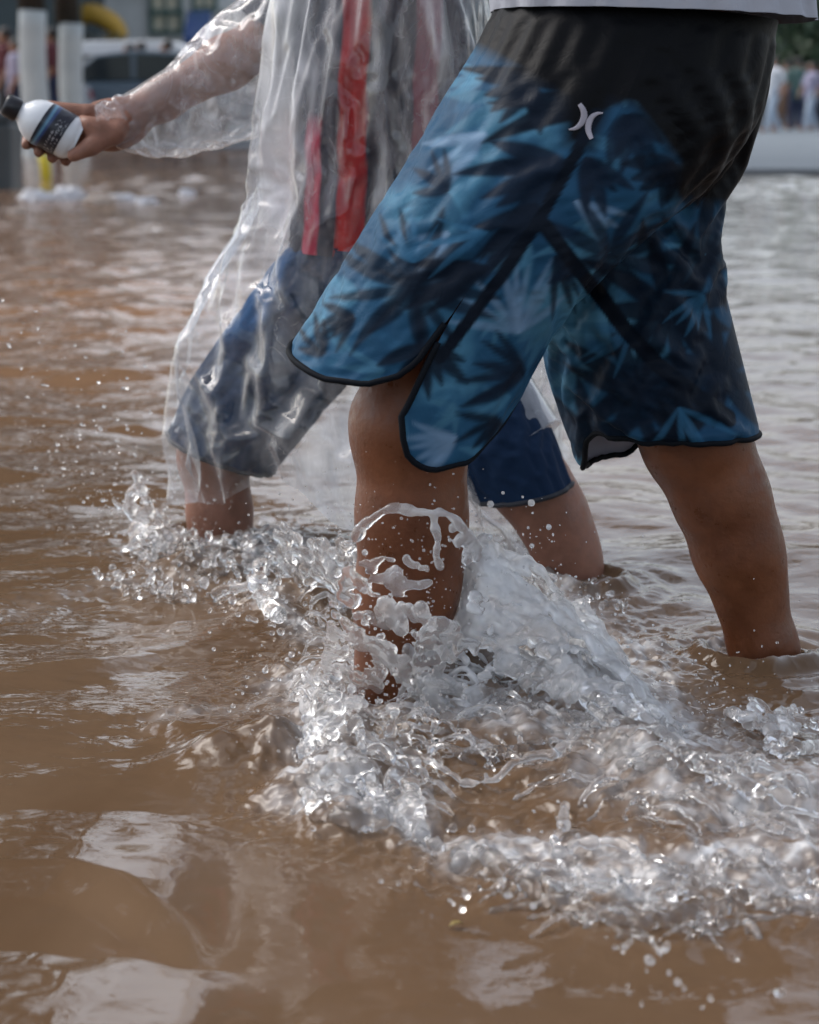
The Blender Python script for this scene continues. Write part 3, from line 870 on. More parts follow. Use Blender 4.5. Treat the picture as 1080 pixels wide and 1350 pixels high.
# the arm held out with the bottle (the farther arm)
SHB, ELB, WRB = P(468, -105, 2.91), P(352, 52, 2.90), P(168, 158, 2.80)
f.chain([SHB, SHB*.5+ELB*.5, ELB], (.046, .043, .036), .02)
f.chain([ELB, ELB*.7+WRB*.3, ELB*.25+WRB*.75, WRB], (.036, .036, .027, .0245), .02)
# the other arm, bent across the chest above the picture
f.chain([SB+[0, -.15, 0], SB+[.15, -.17, .04], SB+[.02, -.19, .20]], (.044, .037, .026), .02)
f.ell(SB+[-.02, -.19, .24], (.04, .02, .045), None, .015)
for i in range(4):
    f.chain([SB+[-.04, -.19, .27-.02*i], SB+[-.08, -.18, .27-.02*i], SB+[-.09, -.16, .27-.02*i]], (.009, .008, .007), .004)
f.chain([SB+[0, -.18, .27], SB+[-.03, -.165, .295]], (.011, .009), .005)
# bottle axis: cap, base
BC, BE = P(5, 136, 2.72), P(101, 186, 2.74)
BAX = (BE-BC)/np.linalg.norm(BE-BC)
BR = .0315
bp = lambda d: BC+BAX*d                               # a point on the bottle's axis d metres from the cap's top
up_ = np.array([0, 0, 1.0])-BAX*BAX[2]; up_ /= np.linalg.norm(up_)
out_ = np.cross(BAX, up_); out_ = out_ if out_[1] < 0 else -out_      # towards the camera
def rim(d, ang, r): return bp(d)+(up_*math.cos(R(ang))+out_*math.sin(R(ang)))*r
LB = float(np.linalg.norm(BE-BC))
# palm behind and above the base, heel of the hand at the wrist
pc = (rim(LB+.012, -60, BR+.010)*.45+WRB*.55)
M = [(WRB-rim(LB-.02, -50, BR))/np.linalg.norm(WRB-rim(LB-.02, -50, BR)), out_, None]
M[1] = M[1]-M[0]*(M[1]@M[0]); M[1] /= np.linalg.norm(M[1]); M[2] = np.cross(M[0], M[1])
f.ell(pc, (.050, .020, .036), M, .018)
f.cone(WRB, pc, .0245, .026, .02)
# four fingers wrap over the top and far side of the bottle
for i, (d0, ln) in enumerate([(-.052, 1.0), (-.033, 1.06), (-.013, 1.0), (.006, .85)]):
    d = LB+d0
    kn0 = rim(LB+.022+d0*.45, -28-6*i, BR+.018)
    a = [rim(d, -58-8*i, BR+.0125), rim(d-.004, -58-50*ln, BR+.0105), rim(d-.006, -58-78*ln, BR+.009), rim(d-.006, -58-100*ln, BR+.008)]
    f.chain([pc*.5+kn0*.5, kn0, *a], (.0125, .0110, .0102, .0094, .0088, .0076), .004)
# the thumb lies along the near, lower side, its tip clear of the bottle
tb = [WRB*.72+pc*.28+out_*.016, P(150, 176, 2.745), P(120, 193, 2.725), P(97, 205, 2.715)]
f.chain(tb, (.0175, .0150, .0125, .0092), .006)
# near-side heel and knuckle that show between thumb and label
f.chain([pc+out_*.012, P(130, 170, 2.737), P(117, 166, 2.735), P(108, 160, 2.745)], (.018, .0135, .0115, .0092), .008)
Vb, Qb = f.mesh()
manB = link('person', mesh_np('person', Vb-ROOT_B, Qb), FAIR); manB.location = ROOT_B
tag(manB, 'person wading in a clear plastic raincoat and navy shorts with one arm held out', 'person', 'people wading through the flood')
hm = Field(SB-.25+np.array([0, 0, .2]), SB+.25+np.array([0, 0, .2]), .008)
hm.ell(SB+np.array([-.03, 0, .245]), (.095, .082, .095), None, .01)
hv, hq = hm.mesh()
link('hair', mesh_np('hair', hv-ROOT_B, hq), HAIR, manB)

# shirt: red and dark upright stripes, dark sleeves
def stripes(Vw):
    u, v = to_px(Vw)
    x = u-(v-160)*(-.03)+6*perlin(v/70, 0, 3)
    C = np.empty((len(Vw), 3)); C[:] = (.020, .020, .030)
    red = np.array([.30, .012, .012])
    for a, b, c in ((405, 424, (.36, .03, .06)), (447, 484, red), (545, 578, (.20, .03, .045)), (350, 372, (.3, .03, .05))):
        m = sstep(a-2, a+2, x)*(1-sstep(b-2, b+2, x))
        if a == 405: m = m*sstep(120, 190, v)*sstep(-.6, .1, perlin(v/40, 0, 8))
        C = C*(1-m[:, None])+np.asarray(c)*m[:, None]
    return C
rB = [((430, -150), (600, -150), 2.80, .13), ((398, -60), (610, -60), 2.80, .145), ((392, 60), (612, 60), 2.80, .145), ((392, 180), (610, 180), 2.80, .145), ((388, 260), (606, 265), 2.80, .145), ((384, 326), (604, 335), 2.80, .15)]
G = ring_tube(rB, np.linspace(0, 2*math.pi, 64, endpoint=False), 44, .9)
XB = refine(pbd(G, True, (1.05, 1.02), .05, 60, 3, bend=.3, seed=21), True, 4)
meT = mesh_np('shirt', XB.reshape(-1, 3)-ROOT_B, grid_quads(XB.shape[0], XB.shape[1], True)[:, ::-1])
col_attr(meT, 'print', stripes(XB.reshape(-1, 3)))
shB = link('shirt', meT, cloth_mat('striped jersey', 'print', .8, sheen=0, spec=.1), manB)
def limb_tube(pts, rad, n, ns, grow, seed, k=3):
    pts = np.asarray(pts, float); K = catmull(np.concatenate([pts, np.asarray(rad)[:, None]], 1), np.linspace(0, 1, ns))
    T = np.gradient(K[:, :3], axis=0); T /= np.linalg.norm(T, axis=1)[:, None]
    a = np.cross(T, [0, 1.0, 0]); a /= np.linalg.norm(a, axis=1)[:, None]; b = np.cross(T, a)
    ph = np.linspace(0, 2*math.pi, n, endpoint=False)
    G = K[:, None, :3]+K[:, None, 3:4]*(a[:, None]*np.cos(ph)[None, :, None]+b[:, None]*np.sin(ph)[None, :, None])
    X = pbd(G, True, grow, .06, 50, 3, bend=.3, seed=seed, jitter=.0015)
    return refine(X, True, k)
XL = limb_tube([SHB+[0, -.04, .02], SHB*.5+ELB*.5+[0, 0, 0], SHB*.06+ELB*.94], (.07, .060, .054), 36, 24, (1.03, 1.06), 31)
link('sleeve', mesh_np('sleeve', XL.reshape(-1, 3)-ROOT_B, grid_quads(XL.shape[0], XL.shape[1], True)),
     cloth_mat('dark jersey sleeve', None, .85, c=(.016, .017, .024), c2=(.024, .024, .032), sheen=0, spec=.1), shB)

# shorts: navy with a brighter blue front panel
front_r = [((392, 312), (604, 330), 2.80, .150), ((360, 350), (560, 380), 2.82, .135), ((320, 405), (505, 440), 2.835, .115),
           ((280, 462), (466, 492), 2.84, .108), ((246, 515), (418, 548), 2.84, .104), ((224, 568), (362, 618), 2.84, .100)]
back_r = [((396, 316), (602, 334), 2.795, .145), ((420, 380), (640, 385), 2.76, .135), ((470, 450), (668, 445), 2.71, .115),
          ((530, 520), (700, 508), 2.66, .105), ((585, 590), (728, 570), 2.63, .100), ((626, 652), (752, 630), 2.62, .096)]
def leg_cloth(rings, seed, cap, grow=(1.05, 1.03)):
    G = ring_tube(rings, np.linspace(0, 2*math.pi, 56, endpoint=False), 44, .92)
    X = pbd(G, True, grow, .05, 70, 3, g=.0001, caps=cap, bend=.28, seed=seed, jitter=.002)
    return refine(X, True, 4)
XF2 = leg_cloth(front_r, 41, [(HF, KF, .075, .052)]); XB2 = leg_cloth(back_r, 43, [(HN, KN_, .075, .052)])
V1 = XF2.reshape(-1, 3); V2 = XB2.reshape(-1, 3)
Vs = np.concatenate([V1, V2])
Qs = np.concatenate([grid_quads(XF2.shape[0], XF2.shape[1], True)[:, ::-1], grid_quads(XB2.shape[0], XB2.shape[1], True)[:, ::-1]+len(V1)])
u, v = to_px(Vs)
C = np.empty((len(Vs), 3)); C[:] = (.009, .022, .052)
pan = sstep(-8, 8, (390-u)-(v-340)*.55+12*perlin(u/40, v/40, 2))*(1-sstep(425, 460, v+.3*(u-300)))*sstep(320, 335, v)
C = C*(1-pan[:, None])+np.array([.020, .075, .180])*pan[:, None]
meD = mesh_np('shorts', Vs-ROOT_B, Qs); col_attr(meD, 'print', C)
shortsB = link('shorts', meD, cloth_mat('navy shorts cloth', 'print', .8, sheen=0, spec=.08), manB)
tag(shortsB, 'navy shorts with a brighter blue front panel')
HEMM = simple('navy hem', (.006, .008, .014), (.009, .011, .018), .7, 20)
for X in (XF2, XB2):
    MB().tube(np.concatenate([X[-1, ::4], X[-1, :1]])-ROOT_B, .0035, 8, caps=False).build('hem', HEMM, shortsB, True)

# ------------------------------------------------------------------ clear plastic raincoat
def plastic_mat(name, haze, gloss_rough=.06, tint=(.93, .94, .96)):
    m, nt, out = new_mat(name)
    tr = N(nt, 'ShaderNodeBsdfTransparent'); tr.inputs[0].default_value = (.97, .975, .98, 1)
    df = N(nt, 'ShaderNodeBsdfDiffuse'); df.inputs[0].default_value = (*tint, 1)
    tl = N(nt, 'ShaderNodeBsdfTranslucent'); tl.inputs[0].default_value = (*tint, 1)
    gl = N(nt, 'ShaderNodeBsdfGlossy'); gl.inputs['Roughness'].default_value = gloss_rough
    tc = N(nt, 'ShaderNodeTexCoord')
    mp = N(nt, 'ShaderNodeMapping'); mp.inputs['Scale'].default_value = (1.6, 1.2, .45)
    nt.links.new(tc.outputs['Object'], mp.inputs[0])
    n1 = N(nt, 'ShaderNodeTexNoise'); n1.inputs['Scale'].default_value = 16; n1.inputs['Detail'].default_value = 5; n1.inputs['Distortion'].default_value = 1.5
    n2 = N(nt, 'ShaderNodeTexNoise'); n2.inputs['Scale'].default_value = 34; n2.inputs['Detail'].default_value = 4; n2.inputs['Distortion'].default_value = 2.5
    for q in (n1, n2): nt.links.new(mp.outputs[0], q.inputs['Vector'])
    b1 = N(nt, 'ShaderNodeBump'); b1.inputs['Strength'].default_value = .16; b1.inputs['Distance'].default_value = .006
    b2 = N(nt, 'ShaderNodeBump'); b2.inputs['Strength'].default_value = .10; b2.inputs['Distance'].default_value = .003
    nt.links.new(n1.outputs['Fac'], b1.inputs['Height']); nt.links.new(n2.outputs['Fac'], b2.inputs['Height'])
    nt.links.new(b1.outputs[0], b2.inputs['Normal'])
    for q in (df, tl, gl): nt.links.new(b2.outputs[0], q.inputs['Normal'])
    d2 = N(nt, 'ShaderNodeMixShader'); d2.inputs[0].default_value = .55
    nt.links.new(df.outputs[0], d2.inputs[1]); nt.links.new(tl.outputs[0], d2.inputs[2])
    lw = N(nt, 'ShaderNodeLayerWeight'); lw.inputs['Blend'].default_value = .35
    nt.links.new(b1.outputs[0], lw.inputs['Normal'])
    at = N(nt, 'ShaderNodeAttribute', attribute_name='haze')
    mr = N(nt, 'ShaderNodeMapRange'); mr.inputs['From Min'].default_value = .35; mr.inputs['From Max'].default_value = .75
    mr.inputs['To Min'].default_value = .7; mr.inputs['To Max'].default_value = 1.5
    nt.links.new(n1.outputs['Fac'], mr.inputs['Value'])
    h1 = N(nt, 'ShaderNodeMath', operation='MULTIPLY'); nt.links.new(at.outputs['Fac'], h1.inputs[0]); nt.links.new(mr.outputs[0], h1.inputs[1])
    h2 = N(nt, 'ShaderNodeMath', operation='MULTIPLY_ADD'); h2.inputs[1].default_value = .24
    nt.links.new(lw.outputs['Facing'], h2.inputs[0]); nt.links.new(h1.outputs[0], h2.inputs[2])
    # thin white stress lines where the film has been creased
    n3 = N(nt, 'ShaderNodeTexNoise'); n3.inputs['Scale'].default_value = 9; n3.inputs['Detail'].default_value = 3; n3.inputs['Distortion'].default_value = 2.2
    mp3 = N(nt, 'ShaderNodeMapping'); mp3.inputs['Rotation'].default_value = (.3, .6, .2); mp3.inputs['Scale'].default_value = (1.3, 1.0, .8)
    nt.links.new(tc.outputs['Object'], mp3.inputs[0]); nt.links.new(mp3.outputs[0], n3.inputs['Vector'])
    c1 = N(nt, 'ShaderNodeMath', operation='SUBTRACT'); c1.inputs[1].default_value = .5; nt.links.new(n3.outputs['Fac'], c1.inputs[0])
    c2 = N(nt, 'ShaderNodeMath', operation='ABSOLUTE'); nt.links.new(c1.outputs[0], c2.inputs[0])
    c3 = N(nt, 'ShaderNodeMapRange'); c3.inputs['From Min'].default_value = .010; c3.inputs['From Max'].default_value = 0; c3.inputs['To Max'].default_value = .24
    nt.links.new(c2.outputs[0], c3.inputs['Value'])
    c4 = N(nt, 'ShaderNodeMath', operation='MULTIPLY'); nt.links.new(c3.outputs[0], c4.inputs[0]); nt.links.new(n2.outputs['Fac'], c4.inputs[1])
    c5 = N(nt, 'ShaderNodeMath', operation='ADD'); nt.links.new(c4.outputs[0], c5.inputs[0]); nt.links.new(h2.outputs[0], c5.inputs[1]); h2 = c5
    h3 = N(nt, 'ShaderNodeMath', operation='MULTIPLY', use_clamp=True); h3.inputs[1].default_value = haze
    nt.links.new(h2.outputs[0], h3.inputs[0])
    a = N(nt, 'ShaderNodeMixShader'); nt.links.new(h3.outputs[0], a.inputs[0])
    nt.links.new(tr.outputs[0], a.inputs[1]); nt.links.new(d2.outputs[0], a.inputs[2])
    # reflection of a thin film: the same from both sides, so no total reflection from within
    lf = N(nt, 'ShaderNodeLayerWeight'); lf.inputs['Blend'].default_value = .5; nt.links.new(b2.outputs[0], lf.inputs['Normal'])
    pw = N(nt, 'ShaderNodeMath', operation='POWER'); pw.inputs[1].default_value = 3.5; nt.links.new(lf.outputs['Facing'], pw.inputs[0])
    fr = N(nt, 'ShaderNodeMath', operation='MULTIPLY_ADD', use_clamp=True); fr.inputs[1].default_value = .85; fr.inputs[2].default_value = .045
    nt.links.new(pw.outputs[0], fr.inputs[0])
    g = N(nt, 'ShaderNodeMixShader'); nt.links.new(fr.outputs[0], g.inputs[0])
    nt.links.new(a.outputs[0], g.inputs[1]); nt.links.new(gl.outputs[0], g.inputs[2])
    nt.links.new(g.outputs[0], out.inputs[0])
    return m
PLASTIC = plastic_mat('clear raincoat plastic', 1.0)
NPH = 104
ph = np.linspace(0, 2*math.pi, NPH, endpoint=False)
cr = [((425, -160), (610, -160), 2.80, .155), ((396, -70), (632, -70), 2.80, .175), ((376, 20), (640, 20), 2.80, .185), ((360, 110), (648, 110), 2.80, .185),
      ((350, 190), (654, 190), 2.80, .185), ((338, 262), (662, 265), 2.80, .185), ((302, 330), (676, 340), 2.80, .19), ((276, 396), (694, 410), 2.79, .20),
      ((260, 456), (708, 480), 2.78, .205), ((252, 508), (720, 550), 2.77, .205), ((250, 560), (732, 622), 2.76, .20), ((252, 608), (744, 700), 2.75, .195)]
NS = 92
G = ring_tube(cr, ph, NS, .95)
s = np.linspace(0, 1, NS)[:, None]
# hanging folds that open towards the hem
tang = np.roll(G, -1, 1)-np.roll(G, 1, 1); nrm = np.cross(tang, np.gradient(G, axis=0)); nrm /= np.linalg.norm(nrm, axis=-1)[..., None]+1e-9
cen = G.mean(1, keepdims=True); sg = np.sign(((G-cen)*nrm).sum(-1, keepdims=True)); nrm = nrm*np.sign(sg.mean())
cp_, sp_ = np.cos(ph)[None, :], np.sin(ph)[None, :]
def ridge(fx, fs, tw, z): return 1-2.4*np.abs(perlin(cp_*fx+tw*s, sp_*fx+.6*tw*s, s*fs+z))
fold = .014*perlin(cp_*1.5+.8*s, sp_*1.5, s*2.0+3)-.008+.020*ridge(1.9, 1.3, 1.6, 3)+.016*ridge(2.9, 2.2, -2.2, 7)*(.3+s)+.012*ridge(4.5, 3.6, 3.4, 11)*(.4+s)
G = G+nrm*(fold*sstep(0, .2, s))[..., None]
dropc = .03*np.sin(3*ph+.5)+.02*np.sin(5*ph)+.012*np.sin(9*ph+1)
G[..., 2] -= sstep(.75, 1, s)*dropc[None, :]
capsB = [(HF, KF, .095, .075), (KF, AF, .060, .045), (HN, KN_, .095, .075), (KN_, AN, .060, .045), (PB+[0, -.04, .02], CB+[0, -.04, 0], .11, .105), (PB+[0, .04, .02], CB+[0, .04, 0], .11, .105)]
gw = np.full((NS, NPH), .018); gw[:12] = .5
frontness = np.exp(-((np.cos(ph)-1)/.35)**2)+np.exp(-((np.cos(ph)+1)/.35)**2)
gw += .05*frontness[None, :]
XC = pbd(G, True, (1.03, 1.04), gw, 110, 3, g=.0002, caps=capsB, bend=.28, jitter=.002, seed=55, margin=.006)
XC = refine(XC, True, 3)
hz = .022+.045*fbm(XC[..., 0]*9, XC[..., 1]*9, XC[..., 2]*6, 3)
u, v = to_px(XC)
uw = u+14*perlin(v/60, u/90, 1.0)
up_part = 1-sstep(255, 345, v)
hz = hz+.35*sstep(.15, .5, fbm(XC[..., 0]*6+XC[..., 2]*5, XC[..., 1]*6, XC[..., 2]*3-XC[..., 0]*4, 3))*(.35+.65*up_part)*(1-.8*np.exp(-((uw-468)/26)**2))+up_part*(.44*np.exp(-((uw-372)/34)**2)+.30*np.exp(-((uw-503)/11)**2)+.26*np.exp(-((uw-575)/36)**2)+.16*np.exp(-((uw-436)/7)**2)+.2*np.exp(-((uw-535)/5)**2)+.2*np.exp(-((uw-410)/5)**2))
hz = hz+.55*np.exp(-((u-430)/60)**2)*sstep(500, 560, v)*sstep(0, 36, u-446+(v-509)*.75)+.2*np.exp(-((u-690)/50)**2)*sstep(420, 520, v)
meC = mesh_np('raincoat', XC.reshape(-1, 3)-ROOT_B, grid_quads(XC.shape[0], XC.shape[1], True)[:, ::-1])
col_attr(meC, 'haze', np.clip(hz, .03, 1).ravel())
coat = link('raincoat', meC, PLASTIC, manB)
tag(coat, 'clear wrinkled plastic raincoat blown back by the step')
# the wide sleeve, hanging below the forearm
sl = [((372, -60), (452, 60), 2.90, .10), ((340, -22), (392, 150), 2.90, .10), ((292, 14), (345, 172), 2.89, .085), ((240, 66), (290, 188), 2.87, .070),
      ((195, 108), (226, 202), 2.84, .055), ((156, 122), (176, 196), 2.80, .045), ((128, 136), (140, 184), 2.765, .040)]
G = ring_tube(sl, np.linspace(0, 2*math.pi, 52, endpoint=False), 46, .9)
gw = np.full((46, 52), .03); gw[:5] = .5; gw[-3:] = .2
XV = pbd(G, True, (1.06, 1.05), gw, 90, 3, g=.00015, caps=[(SHB, ELB, .058, .05), (ELB, WRB, .038, .028)], bend=.2, jitter=.004, seed=60)
XV = refine(XV, True, 4)
meV = mesh_np('raincoat_sleeve', XV.reshape(-1, 3)-ROOT_B, grid_quads(XV.shape[0], XV.shape[1], True)[:, ::-1])
col_attr(meV, 'haze', np.clip(.20+.14*fbm(XV[..., 0]*12, XV[..., 1]*12, XV[..., 2]*12, 3), .03, 1).ravel())
link('sleeve', meV, PLASTIC, coat)

# ------------------------------------------------------------------ bottle in the outstretched hand
def lathe(prof, n=40):
    """(distance from the cap's top, radius) along the bottle's axis"""
    a = up_; b = out_; Vv = []
    for d, r in prof:
        for k in range(n):
            an = 2*math.pi*k/n
            Vv.append(bp(d)+(a*math.cos(an)+b*math.sin(an))*r-BC)
    Fq = [(i*n+k, i*n+(k+1) % n, (i+1)*n+(k+1) % n, (i+1)*n+k) for i in range(len(prof)-1) for k in range(n)]
    return MB().add(Vv, Fq+[tuple(range(n)), tuple((len(prof)-1)*n+k for k in range(n-1, -1, -1))])
prof = [(.018, .011), (.021, .0125), (.024, .0125), (.028, .016), (.034, .0225), (.042, .0280), (.050, .0307), (.058, .0315), (.075, .0315), (LB-.012, .0315), (LB-.006, .0300), (LB, .026)]
prof = [(d, r) for d, r in prof]
WB = simple('milky bottle plastic', (.60, .63, .66), (.66, .68, .70), .25, 20)
bo = lathe(prof).build('bottle', WB, None, True); bo.location = BC
tag(bo, 'small milky plastic bottle with a dark cap and dark blue label in an outstretched hand', 'bottle')
lathe([(0.0, .010), (.001, .0145), (.006, .0160), (.021, .0160), (.023, .0140)]).build('cap', simple('black cap plastic', (.006, .007, .010), (.012, .013, .018), .35, 30), bo, True)
# curved label with a pale blue swoosh and small pale print
NL, ML = 90, 46
th = np.linspace(-10, 250, NL); dd = np.linspace(.062, .098, ML)
LV = np.array([[rim(d-.010*math.sin(R(t_*.7)), t_, .0321)-BC for t_ in th] for d in dd])
tg, dg = np.meshgrid(th/260, (dd-.062)/.036)
lc = np.empty((ML, NL, 3)); lc[:] = (.010, .012, .022)
edge_ = dg-.30-.35*np.abs(tg-.42)
sw = np.exp(-((dg-(.14+.10*np.sin(tg*5)))/.075)**2)
lc = lc*(1-sw[..., None])+np.array([.10, .24, .36])*sw[..., None]
blue = np.exp(-((dg-.30-.05*np.sin(tg*7))/.05)**2)
lc = lc*(1-blue[..., None])+np.array([.02, .05, .16])*blue[..., None]
txt = (perlin(tg*46, dg*9, 3) > .16)*(np.abs((dg*6) % 1-.5) < .30)*(dg > .46)*(dg < .92)*(tg > .22)*(tg < .60)
lc = lc*(1-.6*txt[..., None])+np.array([.5, .5, .52])*.6*txt[..., None]
lm = mesh_np('label', LV.reshape(-1, 3), grid_quads(ML, NL, False)); col_attr(lm, 'print', lc.reshape(-1, 3))
link('label', lm, cloth_mat('printed label', 'print', .35, sheen=0, spec=.5), bo)
# ================================================================== splashes
def surf(x, y):
    """height of the water mesh at a place"""
    x = np.asarray(x, float); y = np.asarray(y, float)
    r = np.clip(np.interp(y, rowsY, np.arange(len(rowsY))), 0, len(rowsY)-1.001)
    c = np.clip((x/np.maximum(y, .1)-colsT[0])/(colsT[1]-colsT[0]), 0, len(colsT)-1.001)
    i = r.astype(int); j = c.astype(int); fi = r-i; fj = c-j
    return H[i, j]*(1-fi)*(1-fj)+H[i+1, j]*fi*(1-fj)+H[i, j+1]*(1-fi)*fj+H[i+1, j+1]*fi*fj

def _sphere():
    # a cube of quads blown up to a ball
    n = 3; V_ = []; F_ = []
    for ax in range(3):
        for sg in (-1, 1):
            b0 = len(V_)
            for i in range(n+1):
                for j in range(n+1):
                    q = np.zeros(3); q[ax] = sg; q[(ax+1) % 3] = (2*i/n-1)*(1 if sg > 0 else -1); q[(ax+2) % 3] = 2*j/n-1
                    V_.append(q/np.linalg.norm(q))
            for i in range(n):
                for j in range(n): F_.append((b0+i*(n+1)+j, b0+(i+1)*(n+1)+j, b0+(i+1)*(n+1)+j+1, b0+i*(n+1)+j+1))
    return np.array(V_), np.array(F_)
SPHV, SPHQ = _sphere()

class Blobs:
    def __init__(s, seed): s.p = []; s.r = []; s.fine = []; s.g = np.random.default_rng(seed)
    def put(s, P_, r_):
        P_ = np.atleast_2d(P_); s.p.append(P_); s.r.append(np.broadcast_to(r_, (len(P_),)).astype(float))
    def strand(s, pts, r, beads=.5, step=.0022, wob=.006, spray=6):
        """a rope of water through points, thick and thin, shedding beads"""
        K = np.asarray(pts, float); L = np.linalg.norm(np.diff(K, axis=0), axis=1).sum(); n = max(6, int(L/step))
        C = catmull(K, np.linspace(0, 1, n)); t = np.linspace(0, L, n)
        o = s.g.uniform(0, 99)
        for k in range(3): C[:, k] += wob*perlin(t*38, o+k*7.1, 2.0)+.3*wob*perlin(t*130, o+k*3.1, 5.0)
        m = perlin(t*75, o, 8.0)*.6+perlin(t*190, o, 3.0)*.4
        s.put(C, r*np.clip(1+beads*m*1.6, .35, 2.3))
        for q in s.g.integers(0, n, spray):
            s.put(C[q]+s.g.normal(size=3)*np.array([.014, .012, .014]), r*s.g.uniform(.35, .95))
    def sheet(s, A, B, r, hole=.0, n=(90, 50), bulge=0.0, wob=.008, freq=26, streak=0.0):
        """a torn film of water between two curves"""
        a = catmull(np.asarray(A, float), np.linspace(0, 1, n[0])); b = catmull(np.asarray(B, float), np.linspace(0, 1, n[0]))
        t = np.linspace(0, 1, n[1])[None, :, None]
        G_ = a[:, None]*(1-t)+b[:, None]*t
        G_[..., 2] += bulge*np.sin(np.pi*t[..., 0]); o = s.g.uniform(0, 50)
        x, y, z = (G_[..., k] for k in range(3))
        nz = fbm(x*freq+o, y*freq, z*freq, 4)
        if streak:
            al = np.linspace(0, 1, n[0])[:, None]; tt = t[..., 0]+.10*perlin(al*5+o, t[..., 0]*3, 1.0)
            nz = nz*(1-streak)+streak*fbm(al*3.2+o, tt*11, 4.0, 4)*1.2
        G_ = G_+np.stack([wob*perlin(x*40+o, y*40, z*40), wob*perlin(x*40, y*40+o, z*40), wob*1.4*fbm(x*32, y*32, z*32+o, 3)], -1)
        thick = r*(1+.55*perlin(x*70, y*70+o, z*70))
        edge = np.minimum(np.minimum(t[..., 0], 1-t[..., 0])*3, 1)
        keep = (nz+.15*edge) > hole
        rim = keep & (nz < hole+.16)
        thick = np.where(rim, thick*1.5, thick)
        s.put(G_[keep], thick[keep])
    def froth(s, px, n, r0, r1, up=.012, wpow=2.2):
        """lumps and beads jumping off the churned water inside a polygon of the photograph's water plane"""
        pts = np.array([W(x, y, .02)[:2] for x, y in px]); lo = pts.min(0); hi = pts.max(0); got = 0
        while got < n:
            q = s.g.uniform(lo, hi, (n*2, 2)); ins = np.zeros(len(q), bool)
            for (x0, y0), (x1, y1) in zip(pts, np.roll(pts, -1, 0)):
                ins ^= ((y0 > q[:, 1]) != (y1 > q[:, 1])) & (q[:, 0] < (x1-x0)*(q[:, 1]-y0)/(y1-y0+1e-12)+x0)
            q = q[ins]; nz = fbm(q[:, 0]*22, q[:, 1]*22, 3.3, 3)
            q = q[nz > s.g.normal(size=len(q))*.35][:n-got]
            z = surf(q[:, 0], q[:, 1])+np.abs(s.g.normal(size=len(q)))*up
            s.put(np.stack([q[:, 0], q[:, 1], z], 1), r0+(r1-r0)*s.g.random(len(q))**wpow); got += len(q)
    def web(s, px, n, ln, r, along=(1.0, -.55), lift=.010):
        """short ropes of water lying over the churn, mostly along the flow"""
        pts = np.array([W(x, y, .02)[:2] for x, y in px]); lo = pts.min(0); hi = pts.max(0); got = 0
        while got < n:
            q = s.g.uniform(lo, hi); ins = False
            for (x0, y0), (x1, y1) in zip(pts, np.roll(pts, -1, 0)):
                if ((y0 > q[1]) != (y1 > q[1])) and q[0] < (x1-x0)*(q[1]-y0)/(y1-y0+1e-12)+x0: ins = not ins
            if not ins: continue
            an = math.atan2(along[1], along[0])+s.g.normal()*.7; L = ln*s.g.uniform(.4, 1.3); c = s.g.normal()*.6
            t = np.linspace(-.5, .5, 5)*L
            x = q[0]+t*math.cos(an)-c*t*t/L*math.sin(an); y = q[1]+t*math.sin(an)+c*t*t/L*math.cos(an)
            arch = lift*s.g.uniform(0, 1.3)*np.array([0, .7, 1, .7, 0])
            s.strand(np.stack([x, y, surf(x, y)+arch], 1), r*s.g.uniform(.6, 1.3), .55, .0024, .004, 1); got += 1
    def spray(s, c, n, sd, r0, r1):
        s.put(np.asarray(c)+s.g.normal(size=(n, 3))*np.asarray(sd), r0+(r1-r0)*s.g.random(n)**3)
    def mesh(s, h):
        p = np.concatenate(s.p); r = np.concatenate(s.r)
        ok = p[:, 2] > surf(p[:, 0], p[:, 1])-r*1.2; p = p[ok]; r = np.maximum(r[ok], h*.75)
        lo = p.min(0)-.02; hi = p.max(0)+.02; n = np.ceil((hi-lo)/h).astype(int)+1
        D = np.zeros(n, np.float32)
        for q, R_ in zip(p, r*2):
            a = np.floor((q-R_-lo)/h).astype(int)+1; b = np.floor((q+R_-lo)/h).astype(int)+1
            X = (lo[0]+h*np.arange(a[0], b[0])-q[0])**2; Y = (lo[1]+h*np.arange(a[1], b[1])-q[1])**2; Z = (lo[2]+h*np.arange(a[2], b[2])-q[2])**2
            d = 1-(X[:, None, None]+Y[None, :, None]+Z[None, None, :])/(R_*R_)
            np.clip(d, 0, None, out=d)
            D[a[0]:b[0], a[1]:b[1], a[2]:b[2]] += d*d
        Vm, Qm = surface_nets(.5625-np.minimum(D, 2.2), lo, h)
        if s.fine:
            c = np.concatenate([q for q, _ in s.fine]); rr = np.concatenate([q for _, q in s.fine])
            ok = c[:, 2] > surf(c[:, 0], c[:, 1]); c = c[ok]; rr = rr[ok]
            st = s.g.uniform(.75, 1.35, (len(c), 3))
            Vd = (c[:, None]+SPHV[None]*rr[:, None, None]*st[:, None]).reshape(-1, 3)
            Qd = (SPHQ[None]+(np.arange(len(c))*len(SPHV))[:, None, None]).reshape(-1, 4)
            Qm = np.concatenate([Qm, Qd+len(Vm)]); Vm = np.concatenate([Vm, Vd])
        return Vm, Qm
    def mist(s, c, n, sd, r0=.0005, r1=.0016):
        s.fine.append((np.asarray(c)+s.g.normal(size=(n, 3))*np.asarray(sd), r0+(r1-r0)*s.g.random(n)**2.5))

